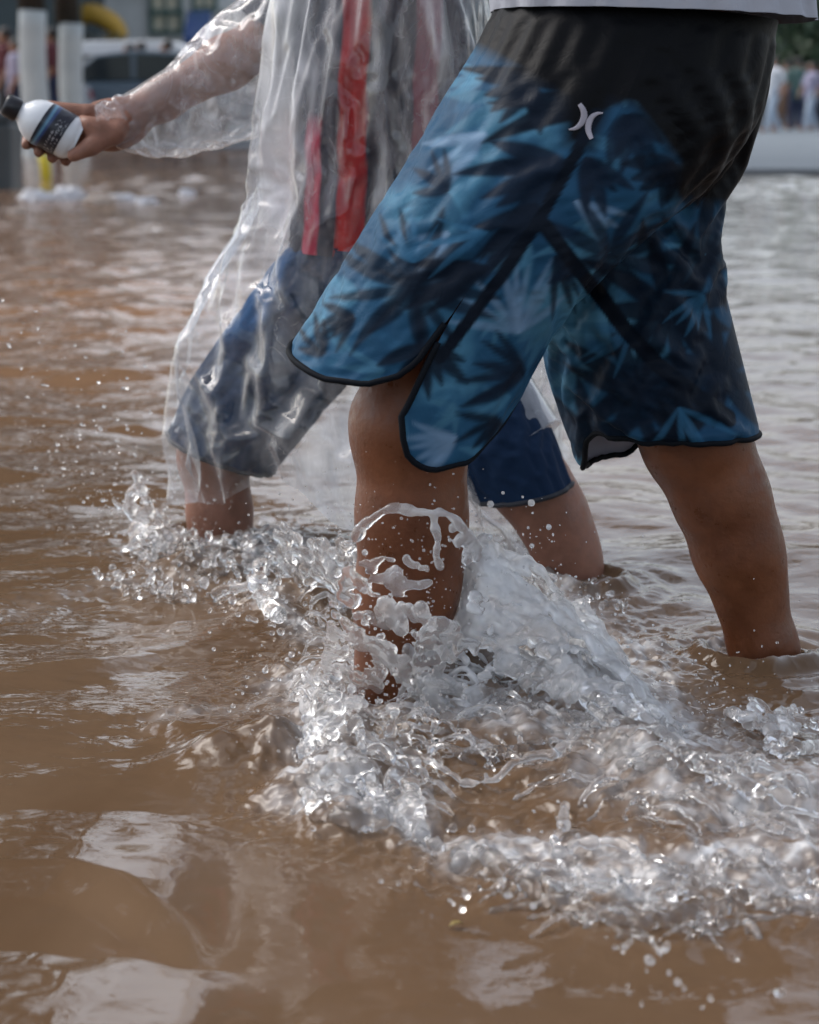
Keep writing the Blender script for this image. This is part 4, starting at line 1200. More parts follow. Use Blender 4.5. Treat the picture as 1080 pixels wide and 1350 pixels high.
def splash_mat():
    m, nt, out = new_mat('splashing water')
    g = N(nt, 'ShaderNodeBsdfPrincipled'); g.inputs['Transmission Weight'].default_value = 1; g.inputs['IOR'].default_value = 1.33
    g.inputs['Roughness'].default_value = .13; g.inputs['Base Color'].default_value = (.985, .975, .965, 1)
    d = N(nt, 'ShaderNodeBsdfDiffuse'); d.inputs[0].default_value = (.90, .91, .92, 1)
    t = N(nt, 'ShaderNodeBsdfTranslucent'); t.inputs[0].default_value = (.90, .91, .92, 1)
    gl = N(nt, 'ShaderNodeBsdfGlossy'); gl.inputs['Roughness'].default_value = .12
    mx = N(nt, 'ShaderNodeMixShader'); mx.inputs[0].default_value = .5
    nt.links.new(d.outputs[0], mx.inputs[1]); nt.links.new(t.outputs[0], mx.inputs[2])
    mg = N(nt, 'ShaderNodeMixShader'); mg.inputs[0].default_value = .12
    nt.links.new(mx.outputs[0], mg.inputs[1]); nt.links.new(gl.outputs[0], mg.inputs[2])
    mr = N(nt, 'ShaderNodeAttribute', attribute_name='air')
    f_ = N(nt, 'ShaderNodeMixShader'); nt.links.new(mr.outputs['Fac'], f_.inputs[0])
    nt.links.new(g.outputs[0], f_.inputs[1]); nt.links.new(mg.outputs[0], f_.inputs[2])
    nt.links.new(f_.outputs[0], out.inputs[0])
    return m
SPLASH = splash_mat()
def air_attr(me, V_, crest):
    """how much air is beaten into the water: most along the torn crest, little in single drops"""
    a = .05+.22*sstep(-.1, .7, fbm(V_[:, 0]*24, V_[:, 1]*24, V_[:, 2]*24, 4))
    if crest is not None:
        d, _ = polyline_dist(V_[:, 0], V_[:, 1], crest)
        a = a+.66*np.exp(-(d/.085)**2)*(.65+.5*fbm(V_[:, 0]*30, V_[:, 1]*30, V_[:, 2]*30+5, 3))
    col_attr(me, 'air', np.clip(a, .03, .8))
def S(x, y, up=.004):
    """point on the churned water's surface seen at a pixel, lifted a little"""
    h = .0
    for _ in range(8):
        p = W(x, y, h); h = .5*h+.5*(float(surf(p[0], p[1]))+up)
    return W(x, y, h)

B1 = Blobs(101)
# the arch of water in front of the shin
B1.strand([P(466, 706, 1.93), P(482, 690, 1.925), P(510, 676, 1.92), P(540, 670, 1.92), P(575, 676, 1.925), P(602, 686, 1.93), P(622, 704, 1.94)], .0030, .7)
B1.strand([P(572, 676, 1.925), P(577, 700, 1.925), P(574, 725, 1.925), P(580, 752, 1.93)], .0028, .8)
B1.sheet([P(580, 682, 1.93), P(600, 690, 1.93), P(624, 706, 1.94)], [P(596, 725, 1.94), P(615, 735, 1.95), P(650, 738, 1.97)], .0014, .30, (60, 40))
B1.sheet([P(470, 728, 1.93), P(505, 728, 1.92), P(545, 730, 1.92), P(585, 740, 1.93)], [P(462, 760, 1.94), P(500, 768, 1.93), P(545, 764, 1.93), P(600, 762, 1.94)], .0013, .6, (80, 36))
# water sheared off behind the leg: a torn white crest running right and down
B1.sheet([P(585, 722, 1.98), P(640, 712, 2.02), P(700, 745, 2.04), P(760, 806, 2.03), P(830, 890, 2.00), P(892, 968, 1.96)],
         [S(545, 815), S(600, 860), S(680, 915), S(760, 965), S(830, 1000), S(890, 1012)], .0020, .06, (260, 140), .02, .0060, 18, .70)
B1.sheet([P(640, 740, 2.08), P(700, 752, 2.12), P(760, 790, 2.10), P(820, 860, 2.06)], [S(640, 800), S(720, 840), S(790, 900), S(850, 960)], .0019, .08, (160, 90), .0, .006, 18, .70)
B1.strand([P(735, 800, 2.02), P(775, 838, 2.01), P(812, 880, 1.99), P(850, 930, 1.98), P(892, 972, 1.95)], .0040, .5)
B1.sheet([P(452, 742, 1.94), P(505, 736, 1.92), P(560, 740, 1.92), P(640, 748, 1.95)], [P(448, 800, 1.93), P(510, 806, 1.91), P(565, 806, 1.91), P(650, 815, 1.94)], .0013, .52, (120, 50), .0, .006, 20, .3)
B1.sheet([P(440, 800, 1.92), P(505, 812, 1.90), P(570, 820, 1.90), P(650, 822, 1.93)], [S(425, 905), S(500, 925), S(575, 935), S(655, 925)], .0015, .24, (130, 80), .0, .007, 24, .3)
# the churn in front of the shin and its falling curtain
B1.sheet([P(470, 800, 1.95), P(520, 790, 1.93), P(560, 806, 1.92), P(600, 850, 1.94)], [S(460, 880), S(520, 905), S(570, 915), S(620, 920)], .0020, .22, (110, 70))
B1.sheet([P(405, 905, 1.92), P(430, 890, 1.90), P(470, 900, 1.88), P(520, 930, 1.86)], [S(402, 1050), S(440, 1080), S(490, 1090), S(545, 1085)], .0021, .16, (130, 100), .0, .010, 26, .3)
CH1 = [(385, 880), (470, 860), (560, 920), (600, 1000), (560, 1095), (470, 1085), (400, 1050)]
B1.froth(CH1, 300, .0014, .0050, .016); B1.web(CH1, 85, .055, .0020, lift=.016)
B1.froth([(340, 720), (460, 720), (480, 800), (420, 860), (350, 820)], 140, .0014, .0042, .018); B1.web([(340, 720), (460, 720), (480, 800), (420, 860), (350, 820)], 26, .05, .0024, lift=.02)
B1.froth([(560, 900), (760, 960), (900, 1000), (1080, 1060), (1080, 1130), (860, 1090), (700, 1020), (560, 1000)], 140, .0011, .0028, .009); B1.web([(560, 900), (760, 960), (900, 1000), (1080, 1060), (1080, 1130), (860, 1090), (700, 1020), (560, 1000)], 120, .075, .0019)
B1.froth([(640, 1125), (800, 1140), (1000, 1130), (1085, 1150), (1085, 1195), (900, 1225), (780, 1205), (660, 1165)], 170, .0011, .0028, .008); B1.web([(640, 1125), (800, 1140), (1000, 1130), (1085, 1150), (1085, 1195), (900, 1225), (780, 1205), (660, 1165)], 120, .055, .0019, lift=.007)
B1.froth([(540, 780), (700, 850), (850, 960), (760, 990), (600, 930)], 120, .0012, .0034, .014); B1.web([(540, 780), (700, 850), (850, 960), (760, 990), (600, 930)], 80, .085, .0019, lift=.012)
# the rope that runs round the dark windows of clear water
B1.strand([S(400, 1040), S(420, 1066), S(470, 1080), S(520, 1080), S(545, 1096), S(575, 1116), S(625, 1124), S(662, 1134), S(705, 1160)], .0042, .7, spray=22)
B1.strand([S(535, 1015, .01), S(542, 1045, .012), S(552, 1075, .01), S(556, 1100)], .0046, .6)
B1.strand([S(500, 985, .012), S(560, 1005, .014), S(620, 1030, .01), S(690, 1002, .014), S(740, 985, .014)], .0028, .8, spray=16)
B1.strand([S(748, 1062, .008), S(738, 1085, .01), S(735, 1112, .008), S(752, 1134)], .0040, .8)
B1.strand([S(742, 1128), S(775, 1110, .012), S(815, 1112, .012), S(850, 1130)], .0032, .7)
B1.strand([S(600, 1122, .004), S(608, 1134, .006), S(610, 1146, .004)], .0052, .2, spray=2)
B1.strand([S(650, 1132), S(700, 1168), S(760, 1192), S(830, 1212), S(900, 1206), S(1000, 1182), S(1075, 1200)], .0036, .8, spray=40)
B1.strand([S(880, 985), S(930, 1010, .012), S(990, 1040, .012), S(1085, 1066)], .0040, .7, spray=26)
B1.strand([S(960, 940), S(1010, 960, .012), S(1050, 985, .012), S(1085, 980)], .0042, .7, spray=20)
B1.sheet([P(985, 925, 1.98), P(1030, 930, 1.97), P(1085, 935, 1.96)], [S(960, 990), S(1030, 1010), S(1085, 1015)], .0016, .42, (80, 50))
# tongues on the left
B1.strand([S(285, 786, .01), S(312, 774, .016), S(345, 770, .02), S(362, 784, .016)], .0040, .6, spray=10)
B1.strand([P(345, 742, 2.36), P(340, 768, 2.33), P(352, 796, 2.28), P(368, 812, 2.24)], .0060, .6, spray=26)
B1.sheet([P(360, 690, 2.45), P(420, 715, 2.35), P(470, 720, 2.2)], [S(370, 760), S(425, 785), S(470, 800)], .0026, .12, (80, 50))
for px, py, Y, n, sd in [(430, 700, 2.1, 26, (.04, .04, .03)), (470, 860, 1.92, 60, (.05, .04, .035)), (420, 960, 1.85, 60, (.035, .04, .03)), (640, 690, 2.0, 24, (.05, .03, .02)),
                         (700, 930, 1.9, 70, (.09, .05, .02)), (880, 1050, 1.8, 60, (.09, .05, .015)), (520, 820, 1.9, 40, (.03, .02, .03)), (800, 1180, 1.62, 40, (.09, .03, .012)), (960, 1180, 1.62, 30, (.06, .03, .012))]:
    B1.spray(P(px, py, Y), n, sd, .0011, .0042)
for px, py, Y, n, sd in [(420, 720, 2.2, 260, (.06, .06, .035)), (480, 860, 1.9, 420, (.06, .05, .04)), (430, 970, 1.84, 420, (.045, .05, .03)), (640, 760, 2.02, 260, (.07, .04, .03)), (760, 880, 1.98, 420, (.09, .05, .03)),
                         (700, 1000, 1.84, 320, (.12, .06, .02)), (920, 1060, 1.76, 420, (.11, .07, .02)), (820, 1170, 1.63, 420, (.13, .04, .014)), (560, 1080, 1.74, 220, (.07, .03, .015)), (960, 960, 1.95, 160, (.05, .04, .02)), (540, 700, 1.93, 120, (.05, .02, .03))]:
    B1.mist(P(px, py, Y), n, sd)
v_, q_ = B1.mesh(.0019)
c_ = W(640, 950)
sp = link('water_splash', mesh_np('water_splash', v_-c_, q_), SPLASH); sp.location = c_; air_attr(sp.data, v_, [P(600, 730, 2.0)[:2], P(680, 760, 2.04)[:2], P(760, 820, 2.02)[:2], P(885, 970, 1.95)[:2]])
tag(sp, 'torn white splash thrown up round the shin of the walker in board shorts', 'splash', kind='stuff')

B2 = Blobs(77)
B2.strand([P(176, 622, 2.74), P(190, 655, 2.74), P(208, 690, 2.75), P(236, 716, 2.76)], .0034, .7, spray=30)
B2.strand([P(150, 660, 2.74), P(185, 690, 2.74), P(222, 712, 2.75)], .0026, .8, spray=24)
B2.sheet([P(176, 640, 2.76), P(200, 665, 2.76), P(238, 700, 2.77)], [S(165, 728), S(205, 738), S(250, 742)], .0024, .16, (70, 50))
B2.sheet([P(240, 706, 2.74), P(270, 712, 2.73), P(310, 705, 2.74), P(350, 690, 2.72)], [S(238, 745), S(275, 752), S(320, 756), S(370, 750)], .0028, .06, (90, 40))
B2.froth([(120, 740), (200, 720), (330, 730), (360, 770), (240, 775), (140, 765)], 420, .0018, .0060, .014)
B2.froth([(700, 770), (800, 765), (830, 790), (740, 800)], 120, .0016, .005, .008)
B2.spray(P(190, 670, 2.74), 110, (.06, .03, .045), .0012, .0040)
B2.spray(P(110, 560, 2.72), 40, (.05, .03, .05), .0012, .0034)
B2.mist(P(210, 690, 2.74), 420, (.07, .04, .04)); B2.mist(P(300, 730, 2.72), 260, (.06, .04, .02)); B2.mist(P(130, 600, 2.73), 90, (.06, .04, .06))
v_, q_ = B2.mesh(.0022)
c_ = W(250, 735)
sp = link('water_splash', mesh_np('water_splash', v_-c_, q_), SPLASH); sp.location = c_; air_attr(sp.data, v_, None)
tag(sp, 'small spattering splash at the front shin of the raincoat wearer', 'splash', kind='stuff')

B3 = Blobs(33)
for px, py, n, sx, sy in [(115, 590, 34, 30, 34), (160, 650, 26, 22, 30), (60, 430, 10, 45, 30), (70, 520, 9, 30, 20), (180, 490, 6, 14, 20), (30, 450, 6, 25, 18), (300, 800, 12, 30, 30), (420, 760, 14, 40, 30),
                          (330, 900, 8, 30, 20), (640, 1180, 6, 60, 12), (900, 1290, 14, 70, 22), (830, 1250, 8, 40, 14), (600, 1190, 4, 20, 10), (690, 690, 10, 40, 20)]:
    for _ in range(n):
        x = px+B3.g.normal()*sx; y = py+B3.g.normal()*sy
        Yw = W(x, y, 0)[1]; Y = min(Yw*B3.g.uniform(.9, .985), 2.75+B3.g.normal()*.05)
        p = P(x, y, Y); r = B3.g.uniform(.0012, .0036)*(.8 if Y > 2.3 else .9)
        B3.put(p, r)
        if B3.g.random() < .5: B3.put(p+B3.g.normal(size=3)*r*.9, r*.8)
v_, q_ = B3.mesh(.0020)
c_ = W(150, 700)
sp = link('water_drops', mesh_np('water_drops', v_-c_, q_), SPLASH); sp.location = c_; air_attr(sp.data, v_, None)
tag(sp, 'loose drops of water flying through the air in front of the walkers', 'water drops', kind='stuff')
# ================================================================== the street behind
def bpx(x, Y, z=0.0): return (x-540)/F*Y*1.0, Y, z      # a pixel column at distance Y
def X_at(px, Y): return float(P(px, 140, Y)[0])
def Z_at(py, Y): return float(P(540, py, Y)[2])

CONC = simple('wet pale concrete', (.115, .14, .155), (.085, .105, .12), .6, .8, bump=.2, bscale=8)
KERBM = simple('dark wet kerb stone', (.07, .08, .09), (.11, .12, .13), .5, 2)
# pavement on the right with its dark kerb
mb = MB(); mb.box(X_at(640, 18.6), 60, 18.75, 62, -.2, Z_at(223, 18.6)); tag(mb.build('pavement', CONC), 'wet pale pavement on the far right side behind the walkers', 'pavement', kind='structure')
mb = MB(); mb.box(X_at(640, 18.6), 60, 18.6, 18.747, -.2, Z_at(224, 18.6)+.004); tag(mb.build('kerb', KERBM, bevel=.01), 'dark kerb edge of the far pavement', 'kerb', kind='structure')
mb = MB(); mb.box(-60, X_at(560, 29), 29, 62, -.2, .06); tag(mb.build('pavement', simple('wet grey paving', (.16, .18, .20), (.12, .13, .15), .3, .5)), 'wet grey pavement under the parked cars on the left', 'pavement', kind='structure')

# ---- buildings
WHITE = simple('white painted render', (.66, .67, .65), (.58, .60, .60), .8, .6)
CREAM = simple('cream window board', (.62, .58, .44), (.55, .52, .42), .7, 1)
GREEN = simple('dull green frame', (.10, .17, .15), (.08, .13, .12), .6, 2)
DARKG = simple('dark teal shopfront', (.018, .034, .040), (.035, .055, .062), .5, .5)
GLASS = simple('dark window glass', (.02, .03, .035), (.03, .045, .05), .12, 1)
GREYW = simple('grey shop wall', (.20, .215, .23), (.15, .165, .18), .8, .4)
def building(name, x0, x1, Y, depth, hgt, wall, wins, label, frame=GREEN, pane=CREAM, storeys=(), roofh=.5):
    r = empty(name, ((x0+x1)/2, Y, 0)); tag(r, label, 'building')
    cx = (x0+x1)/2
    MB().box(x0-cx, x1-cx, 0, depth, -.2, hgt).build('wall', wall, r, bevel=.02)
    MB().box(x0-cx-.25, x1-cx+.25, -.35, depth+.2, hgt+.004, hgt+roofh).build('roof', GREYW, r, bevel=.05)
    for a, b, z0, z1 in wins:
        t = .10
        fr = MB(); fr.box(a-cx-t, b-cx+t, -.10, .02, z1, z1+t); fr.box(a-cx-t, b-cx+t, -.14, .02, z0-t, z0)
        fr.box(a-cx-t, a-cx, -.10, .02, z0+.001, z1-.001); fr.box(b-cx, b-cx+t, -.10, .02, z0+.001, z1-.001); fr.box((a+b)/2-cx-.03, (a+b)/2-cx+.03, -.08, .02, z0+.001, z1-.001)
        w = fr.build('window', frame, r)
        MB().box(a-cx+.001, b-cx-.001, -.03, -.005, z0+.001, z1-.001).build('pane', pane, w)
    return r
Yb = 46.0
def win(px0, px1, py0, py1, Y=Yb): return (X_at(px0, Y), X_at(px1, Y), Z_at(py1, Y), Z_at(py0, Y))
wins = [win(206, 238, -10, 14), win(206, 240, 18, 40), win(262, 284, -14, 10), win(166, 190, -40, -14), win(206, 240, -60, -30), win(262, 300, -60, -30), win(300, 330, 20, 60)]
wins += [(x, x+1.1, z, z+1.3) for x in np.arange(X_at(112, Yb)+.4, X_at(360, Yb)-1.6, 1.9) for z in (3.9,)]
building('building', X_at(110, Yb), X_at(372, Yb), Yb, 9, 5.6, WHITE, wins, 'white rendered building with green framed cream windows')
wins = [(x, x+1.6, z, z+1.4) for x in np.arange(X_at(-330, 42)+.5, X_at(96, 42)-2, 2.6) for z in (1.0, 4.2)]
building('building', X_at(-330, 42), X_at(104, 42), 42, 10, 6.2, DARKG, wins, 'dark teal building behind the whitewashed tree trunks', frame=KERBM, pane=GLASS)
wins = [(x, x+2.0, 1.0, 2.6) for x in np.arange(X_at(384, 64)+.6, X_at(1000, 64)-2.6, 3.3)]
building('building', X_at(380, 64), X_at(1008, 64), 64, 10, 4.6, DARKG, wins, 'low dark shop row behind the two walkers', frame=GREYW, pane=GLASS)
building('building', X_at(1012, 66), X_at(1500, 66), 66, 10, 4.4, GREYW, [(x, x+2.2, .6, 2.4) for x in np.arange(X_at(1046, 66), X_at(1480, 66)-3, 3.6)], 'low grey building behind the pavement crowd', frame=KERBM, pane=GLASS)
# blue awning on the white building
aw = empty('awning', ((X_at(250, 45), 45, Z_at(30, 45)))); tag(aw, 'blue awning fixed to the white building', 'awning')
BLUE = simple('blue awning cloth', (.012, .05, .20), (.016, .06, .16), .6, 4)
MB().prism([(0, 0), (0, .03), (.6, .03), (.6, 0)], 0, 0.01)
m_ = MB(); wd2 = X_at(282, 45)-X_at(250, 45)
m_.add([(0, -.9, -.35), (wd2, -.9, -.35), (wd2, 0, .25), (0, 0, .25), (0, -.9, -.38), (wd2, -.9, -.38), (wd2, 0, .22), (0, 0, .22)], [(0, 1, 2, 3), (7, 6, 5, 4), (0, 4, 5, 1), (1, 5, 6, 2), (2, 6, 7, 3), (3, 7, 4, 0)])
m_.build('canopy', BLUE, aw)
m_ = MB(); n_ = 8
for i in range(n_): m_.box(wd2*i/n_+.002, wd2*(i+1)/n_-.002, -.905, -.895, -.55+.03*(i % 2), -.381)
m_.build('valance', BLUE, aw)
for x in (0.02, wd2-.02): MB().tube([(x, 0, -.5), (x, -.88, -.36)], .02, 8).build('strut', KERBM, aw)

# ---- whitewashed street trees
BARK = simple('dark wet bark', (.020, .018, .014), (.035, .030, .022), .9, 8, bump=.6, bscale=12)
LIME = simple('whitewash on bark', (.52, .56, .56), (.44, .48, .49), .85, 3, bump=.5, bscale=14)
LEAF = simple('dark green leaf', (.020, .045, .022), (.040, .075, .030), .5, .7)
def crown_mesh(seed, rad, hgt, n):
    g = np.random.default_rng(seed); Vv = []; 
    cl = g.normal(size=(26, 3))*np.array([rad*.55, rad*.55, hgt*.45])
    c = cl[g.integers(0, 26, n)]+g.normal(size=(n, 3))*np.array([.7, .7, .5])
    a = g.normal(size=(n, 3)); a /= np.linalg.norm(a, axis=1)[:, None]; b = np.cross(a, g.normal(size=(n, 3))); b /= np.linalg.norm(b, axis=1)[:, None]
    l = g.uniform(.12, .26, (n, 1))
    Vv = np.stack([c-a*l, c+b*l*.45, c+a*l, c-b*l*.45], 1).reshape(-1, 3)
    return mesh_np('crown', Vv, np.arange(4*n).reshape(-1, 4))
crowns = [crown_mesh(1, 3.2, 4.6, 5200), crown_mesh(2, 3.0, 4.2, 5200)]
for c in crowns: c.materials.append(LEAF)
def street_tree(px, py, Y, wpx, ztop, label, k, lean=0.0, crown_z=10.0):
    r_ = wpx/2/F*Y*1.02
    t = empty('street_tree', (X_at(px, Y), Y, 0)); tag(t, label, 'tree', 'street trees along the flooded road')
    zs = np.linspace(-.2, ztop, 10); g = np.random.default_rng(k)
    MB().tube([(lean*z+.02*math.sin(z*3+k), 0, z) for z in zs], [r_*(1.25-.25*min(1, (z+.2)/.7)) for z in zs], 20).build('painted_trunk', LIME, t, True)
    zz = np.linspace(ztop+.001, crown_z, 12)
    tr = MB().tube([(lean*z+.05*math.sin(z*1.3+k), .03*math.sin(z), z) for z in zz], [r_*(1.02-.45*(z-ztop)/(crown_z-ztop)) for z in zz], 16).build('trunk', BARK, t, True)
    for q in range(6):
        an = q*1.05+k; b0 = np.array([lean*crown_z*.7, 0, ztop+(crown_z-ztop)*(.35+.1*q)])
        MB().tube([b0, b0+[.9*math.cos(an), .9*math.sin(an), .7], b0+[2.0*math.cos(an), 2.0*math.sin(an), 1.8]], [r_*.5, r_*.3, r_*.1], 8).build('limb', BARK, tr, True)
    c = bpy.data.objects.new('crown', crowns[k % 2]); COL.objects.link(c); c.parent = t; c.location = (lean*crown_z, 0, crown_z+.6); c.rotation_euler = (0, 0, k*1.9)
    return t
street_tree(47, 205, 25.0, 34, Z_at(14, 25), 'left one of two whitewashed tree trunks, whitewash reaching higher', 1, .004)
street_tree(97, 205, 25.6, 30, Z_at(31, 25.6), 'right one of two whitewashed tree trunks, dark bark starting lower', 2, -.004)
for i, (px, Y) in enumerate([(-120, 19), (-330, 15), (-60, 33), (-290, 26)]):
    street_tree(px, 0, Y, 30*25/Y, 1.9, 'whitewashed street tree further left along the road', 3+i, .0, 8.5)
big = street_tree(-230, 0, 12.5, 70, 1.9, 'large added street tree, out of view, darkening the reflections in the near left water', 11, .04, 8.2)  # added out of view, its crown keeps bright sky off the left water
for ch in big.children:
    if ch.name.startswith('crown'): ch.scale = (1.25, 1.25, 1.1)
# dark tree on the far right
dt = empty('tree', (X_at(1082, 58), 58, 0)); tag(dt, 'dark leafy tree behind the pavement crowd', 'tree')
MB().tube([(0, 0, 0), (.05, 0, 1.2), (0, 0, 2.4)], [.2, .16, .12], 12).build('trunk', BARK, dt, True)
cm2 = crown_mesh(9, 1.0, 1.3, 2200); cm2.materials.append(LEAF)
c = bpy.data.objects.new('crown', cm2); COL.objects.link(c); c.parent = dt; c.location = (0, 0, 2.6)

# ---- parked cars
TYRE = simple('tyre rubber', (.012, .012, .013), (.02, .02, .021), .8, 20)
RIM = simple('alloy rim', (.35, .36, .38), (.28, .29, .31), .35, 10, metallic=.8)
HLM = simple('headlight glass', (.55, .57, .6), (.45, .47, .5), .1, 10)
def car(x, Y, paint, label, flip=1, L=4.2):
    r = empty('parked_car', (x, Y, .06)); tag(r, label, 'car', 'cars parked behind the street trees')
    body = [(-2.1, .35), (-2.12, .62), (-2.0, .82), (-1.15, .95), (1.5, .98), (2.02, .90), (2.1, .60), (2.06, .32)]
    body = [(flip*a*L/4.2, b) for a, b in body]
    cabin = [(-1.15, .955), (-.55, 1.40), (.1, 1.48), (.95, 1.44), (1.55, .985)]
    cabin = [(flip*a*L/4.2, b) for a, b in cabin]
    MB().prism(body, -.85, .85).build('body', paint, r, bevel=.07, seg=3)
    cb = MB().prism(cabin, -.72, .72).build('cabin', paint, r, bevel=.06, seg=3)
    gl = [(-.95, 1.0), (-.50, 1.36), (.05, 1.42), (.05, 1.0)]; g2 = [(.14, 1.0), (.14, 1.42), (.85, 1.39), (1.30, 1.0)]
    for q in (gl, g2):
        MB().prism([(flip*a*L/4.2, b) for a, b in q], -.735, -.722).build('side_window', GLASS, cb)
    for wx in (-1.30, 1.32):
        w = empty('wheel', (flip*wx*L/4.2, -.80, .31)); w.parent = r
        ty = MB(); n = 24
        ringp = [(.10, .31), (.16, .315), (.20, .30), (.20, .21), (-.02, .21), (-.02, .30)]
        Vv = [(rr*math.cos(2*math.pi*k/n), -(yy_-.1), rr*math.sin(2*math.pi*k/n)) for yy_, rr in ringp for k in range(n)]
        Fq = [(i*n+k, i*n+(k+1) % n, ((i+1) % 6)*n+(k+1) % n, ((i+1) % 6)*n+k) for i in range(6) for k in range(n)]
        ty.add(Vv, Fq).build('tyre', TYRE, w, True)
        rm = MB(); rm.ell((0, -.055, 0), (.205, .03, .205), 16, 6); rm.build('rim', RIM, w, True)
    for s_ in (-.55, .55):
        MB().ell((flip*-2.06*L/4.2, s_, .68), (.06, .17, .09)).build('headlight', HLM, r, True)
        MB().ell((flip*2.05*L/4.2, s_, .74), (.05, .15, .10)).build('tail_light', simple('red lamp', (.25, .01, .012), (.2, .01, .01), .2), r, True)
    MB().box(flip*-.9*L/4.2-.06, flip*-.9*L/4.2+.06, -.98, -.84, .96, 1.08).build('mirror', paint, r, bevel=.03)
    return r
car(X_at(178, 33), 33, simple('grey blue car paint', (.10, .14, .18), (.09, .13, .17), .3, 1), 'grey blue car parked below the white canopy roof')
car(X_at(306, 34), 34, simple('dark grey car paint', (.035, .045, .055), (.03, .04, .05), .3, 1), 'dark grey car parked beyond the raincoat sleeve', -1)
car(X_at(-60, 31), 31, simple('silver car paint', (.36, .38, .40), (.32, .34, .36), .3, 1), 'silver car parked left of the whitewashed trunks')

# ---- white canopy on posts
Yc = 38.0
cp = empty('canopy_shelter', (X_at(180, Yc), Yc, 0)); tag(cp, 'white flat roofed canopy standing behind the parked cars', 'canopy')
hw = (X_at(262, Yc)-X_at(112, Yc))/2; zt = Z_at(57, Yc); zb = Z_at(75, Yc)
MB().prism([(-hw, zb), (-hw, zb+.12), (-hw+.35, zt), (hw-.3, zt+.02), (hw, zb+.14), (hw, zb)], -1.2, 1.4).build('roof', simple('white canopy sheet', (.78, .80, .82), (.72, .75, .78), .5, 1), cp, bevel=.03)
MB().box(-hw+.06, hw-.06, -1.14, -1.06, zb-.24, zb-.004).build('shade_strip', KERBM, cp)  # dark strip standing in for the shadow under the roof
for x in (-hw+.2, hw-.2):
    for y in (-1.0, 1.2): MB().tube([(x, y, -.1), (x, y, zb-.005)], .05, 10).build('post', KERBM, cp, True)

# ---- yellow excavator behind the canopy
YEL = simple('yellow machine paint', (.50, .30, .035), (.40, .24, .03), .5, 2)
Ye = 43.0
ex = empty('excavator', (X_at(100, Ye), Ye, 0)); tag(ex, 'yellow excavator with its arched boom raised over the canopy', 'excavator')
ox = X_at(100, Ye)
boom = catmull([(X_at(x, Ye)-ox, 0, Z_at(y, Ye)) for x, y in ((96, 62), (106, 26), (124, 18), (144, 26), (158, 38), (163, 50))], np.linspace(0, 1, 24))
MB().tube(boom, [.16+.06*math.sin(math.pi*i/23) for i in range(24)], 8).build('boom', YEL, ex, True)
MB().prism([(X_at(146, Ye)-ox, Z_at(60, Ye)), (X_at(143, Ye)-ox, Z_at(46, Ye)), (X_at(162, Ye)-ox, Z_at(42, Ye)), (X_at(168, Ye)-ox, Z_at(58, Ye))], -.3, .3).build('bucket', simple('dark ochre bucket steel', (.16, .11, .02), (.12, .085, .02), .6), ex, bevel=.03)
MB().prism([(-1.3, .75), (-1.3, 1.5), (.5, 1.55), (.6, .75)], -.9, .9).build('body', YEL, ex, bevel=.08)
MB().prism([(-.1, 1.555), (0, 2.2), (.75, 2.2), (.85, 1.555)], -.85, -.1).build('cab', GLASS, ex, bevel=.05)
for y in (-.8, .8): MB().prism([(-1.2, .2), (-1.4, .45), (-1.2, .72), (1.1, .72), (1.3, .45), (1.1, .2)], y-.22, y+.22).build('track', TYRE, ex, bevel=.06)

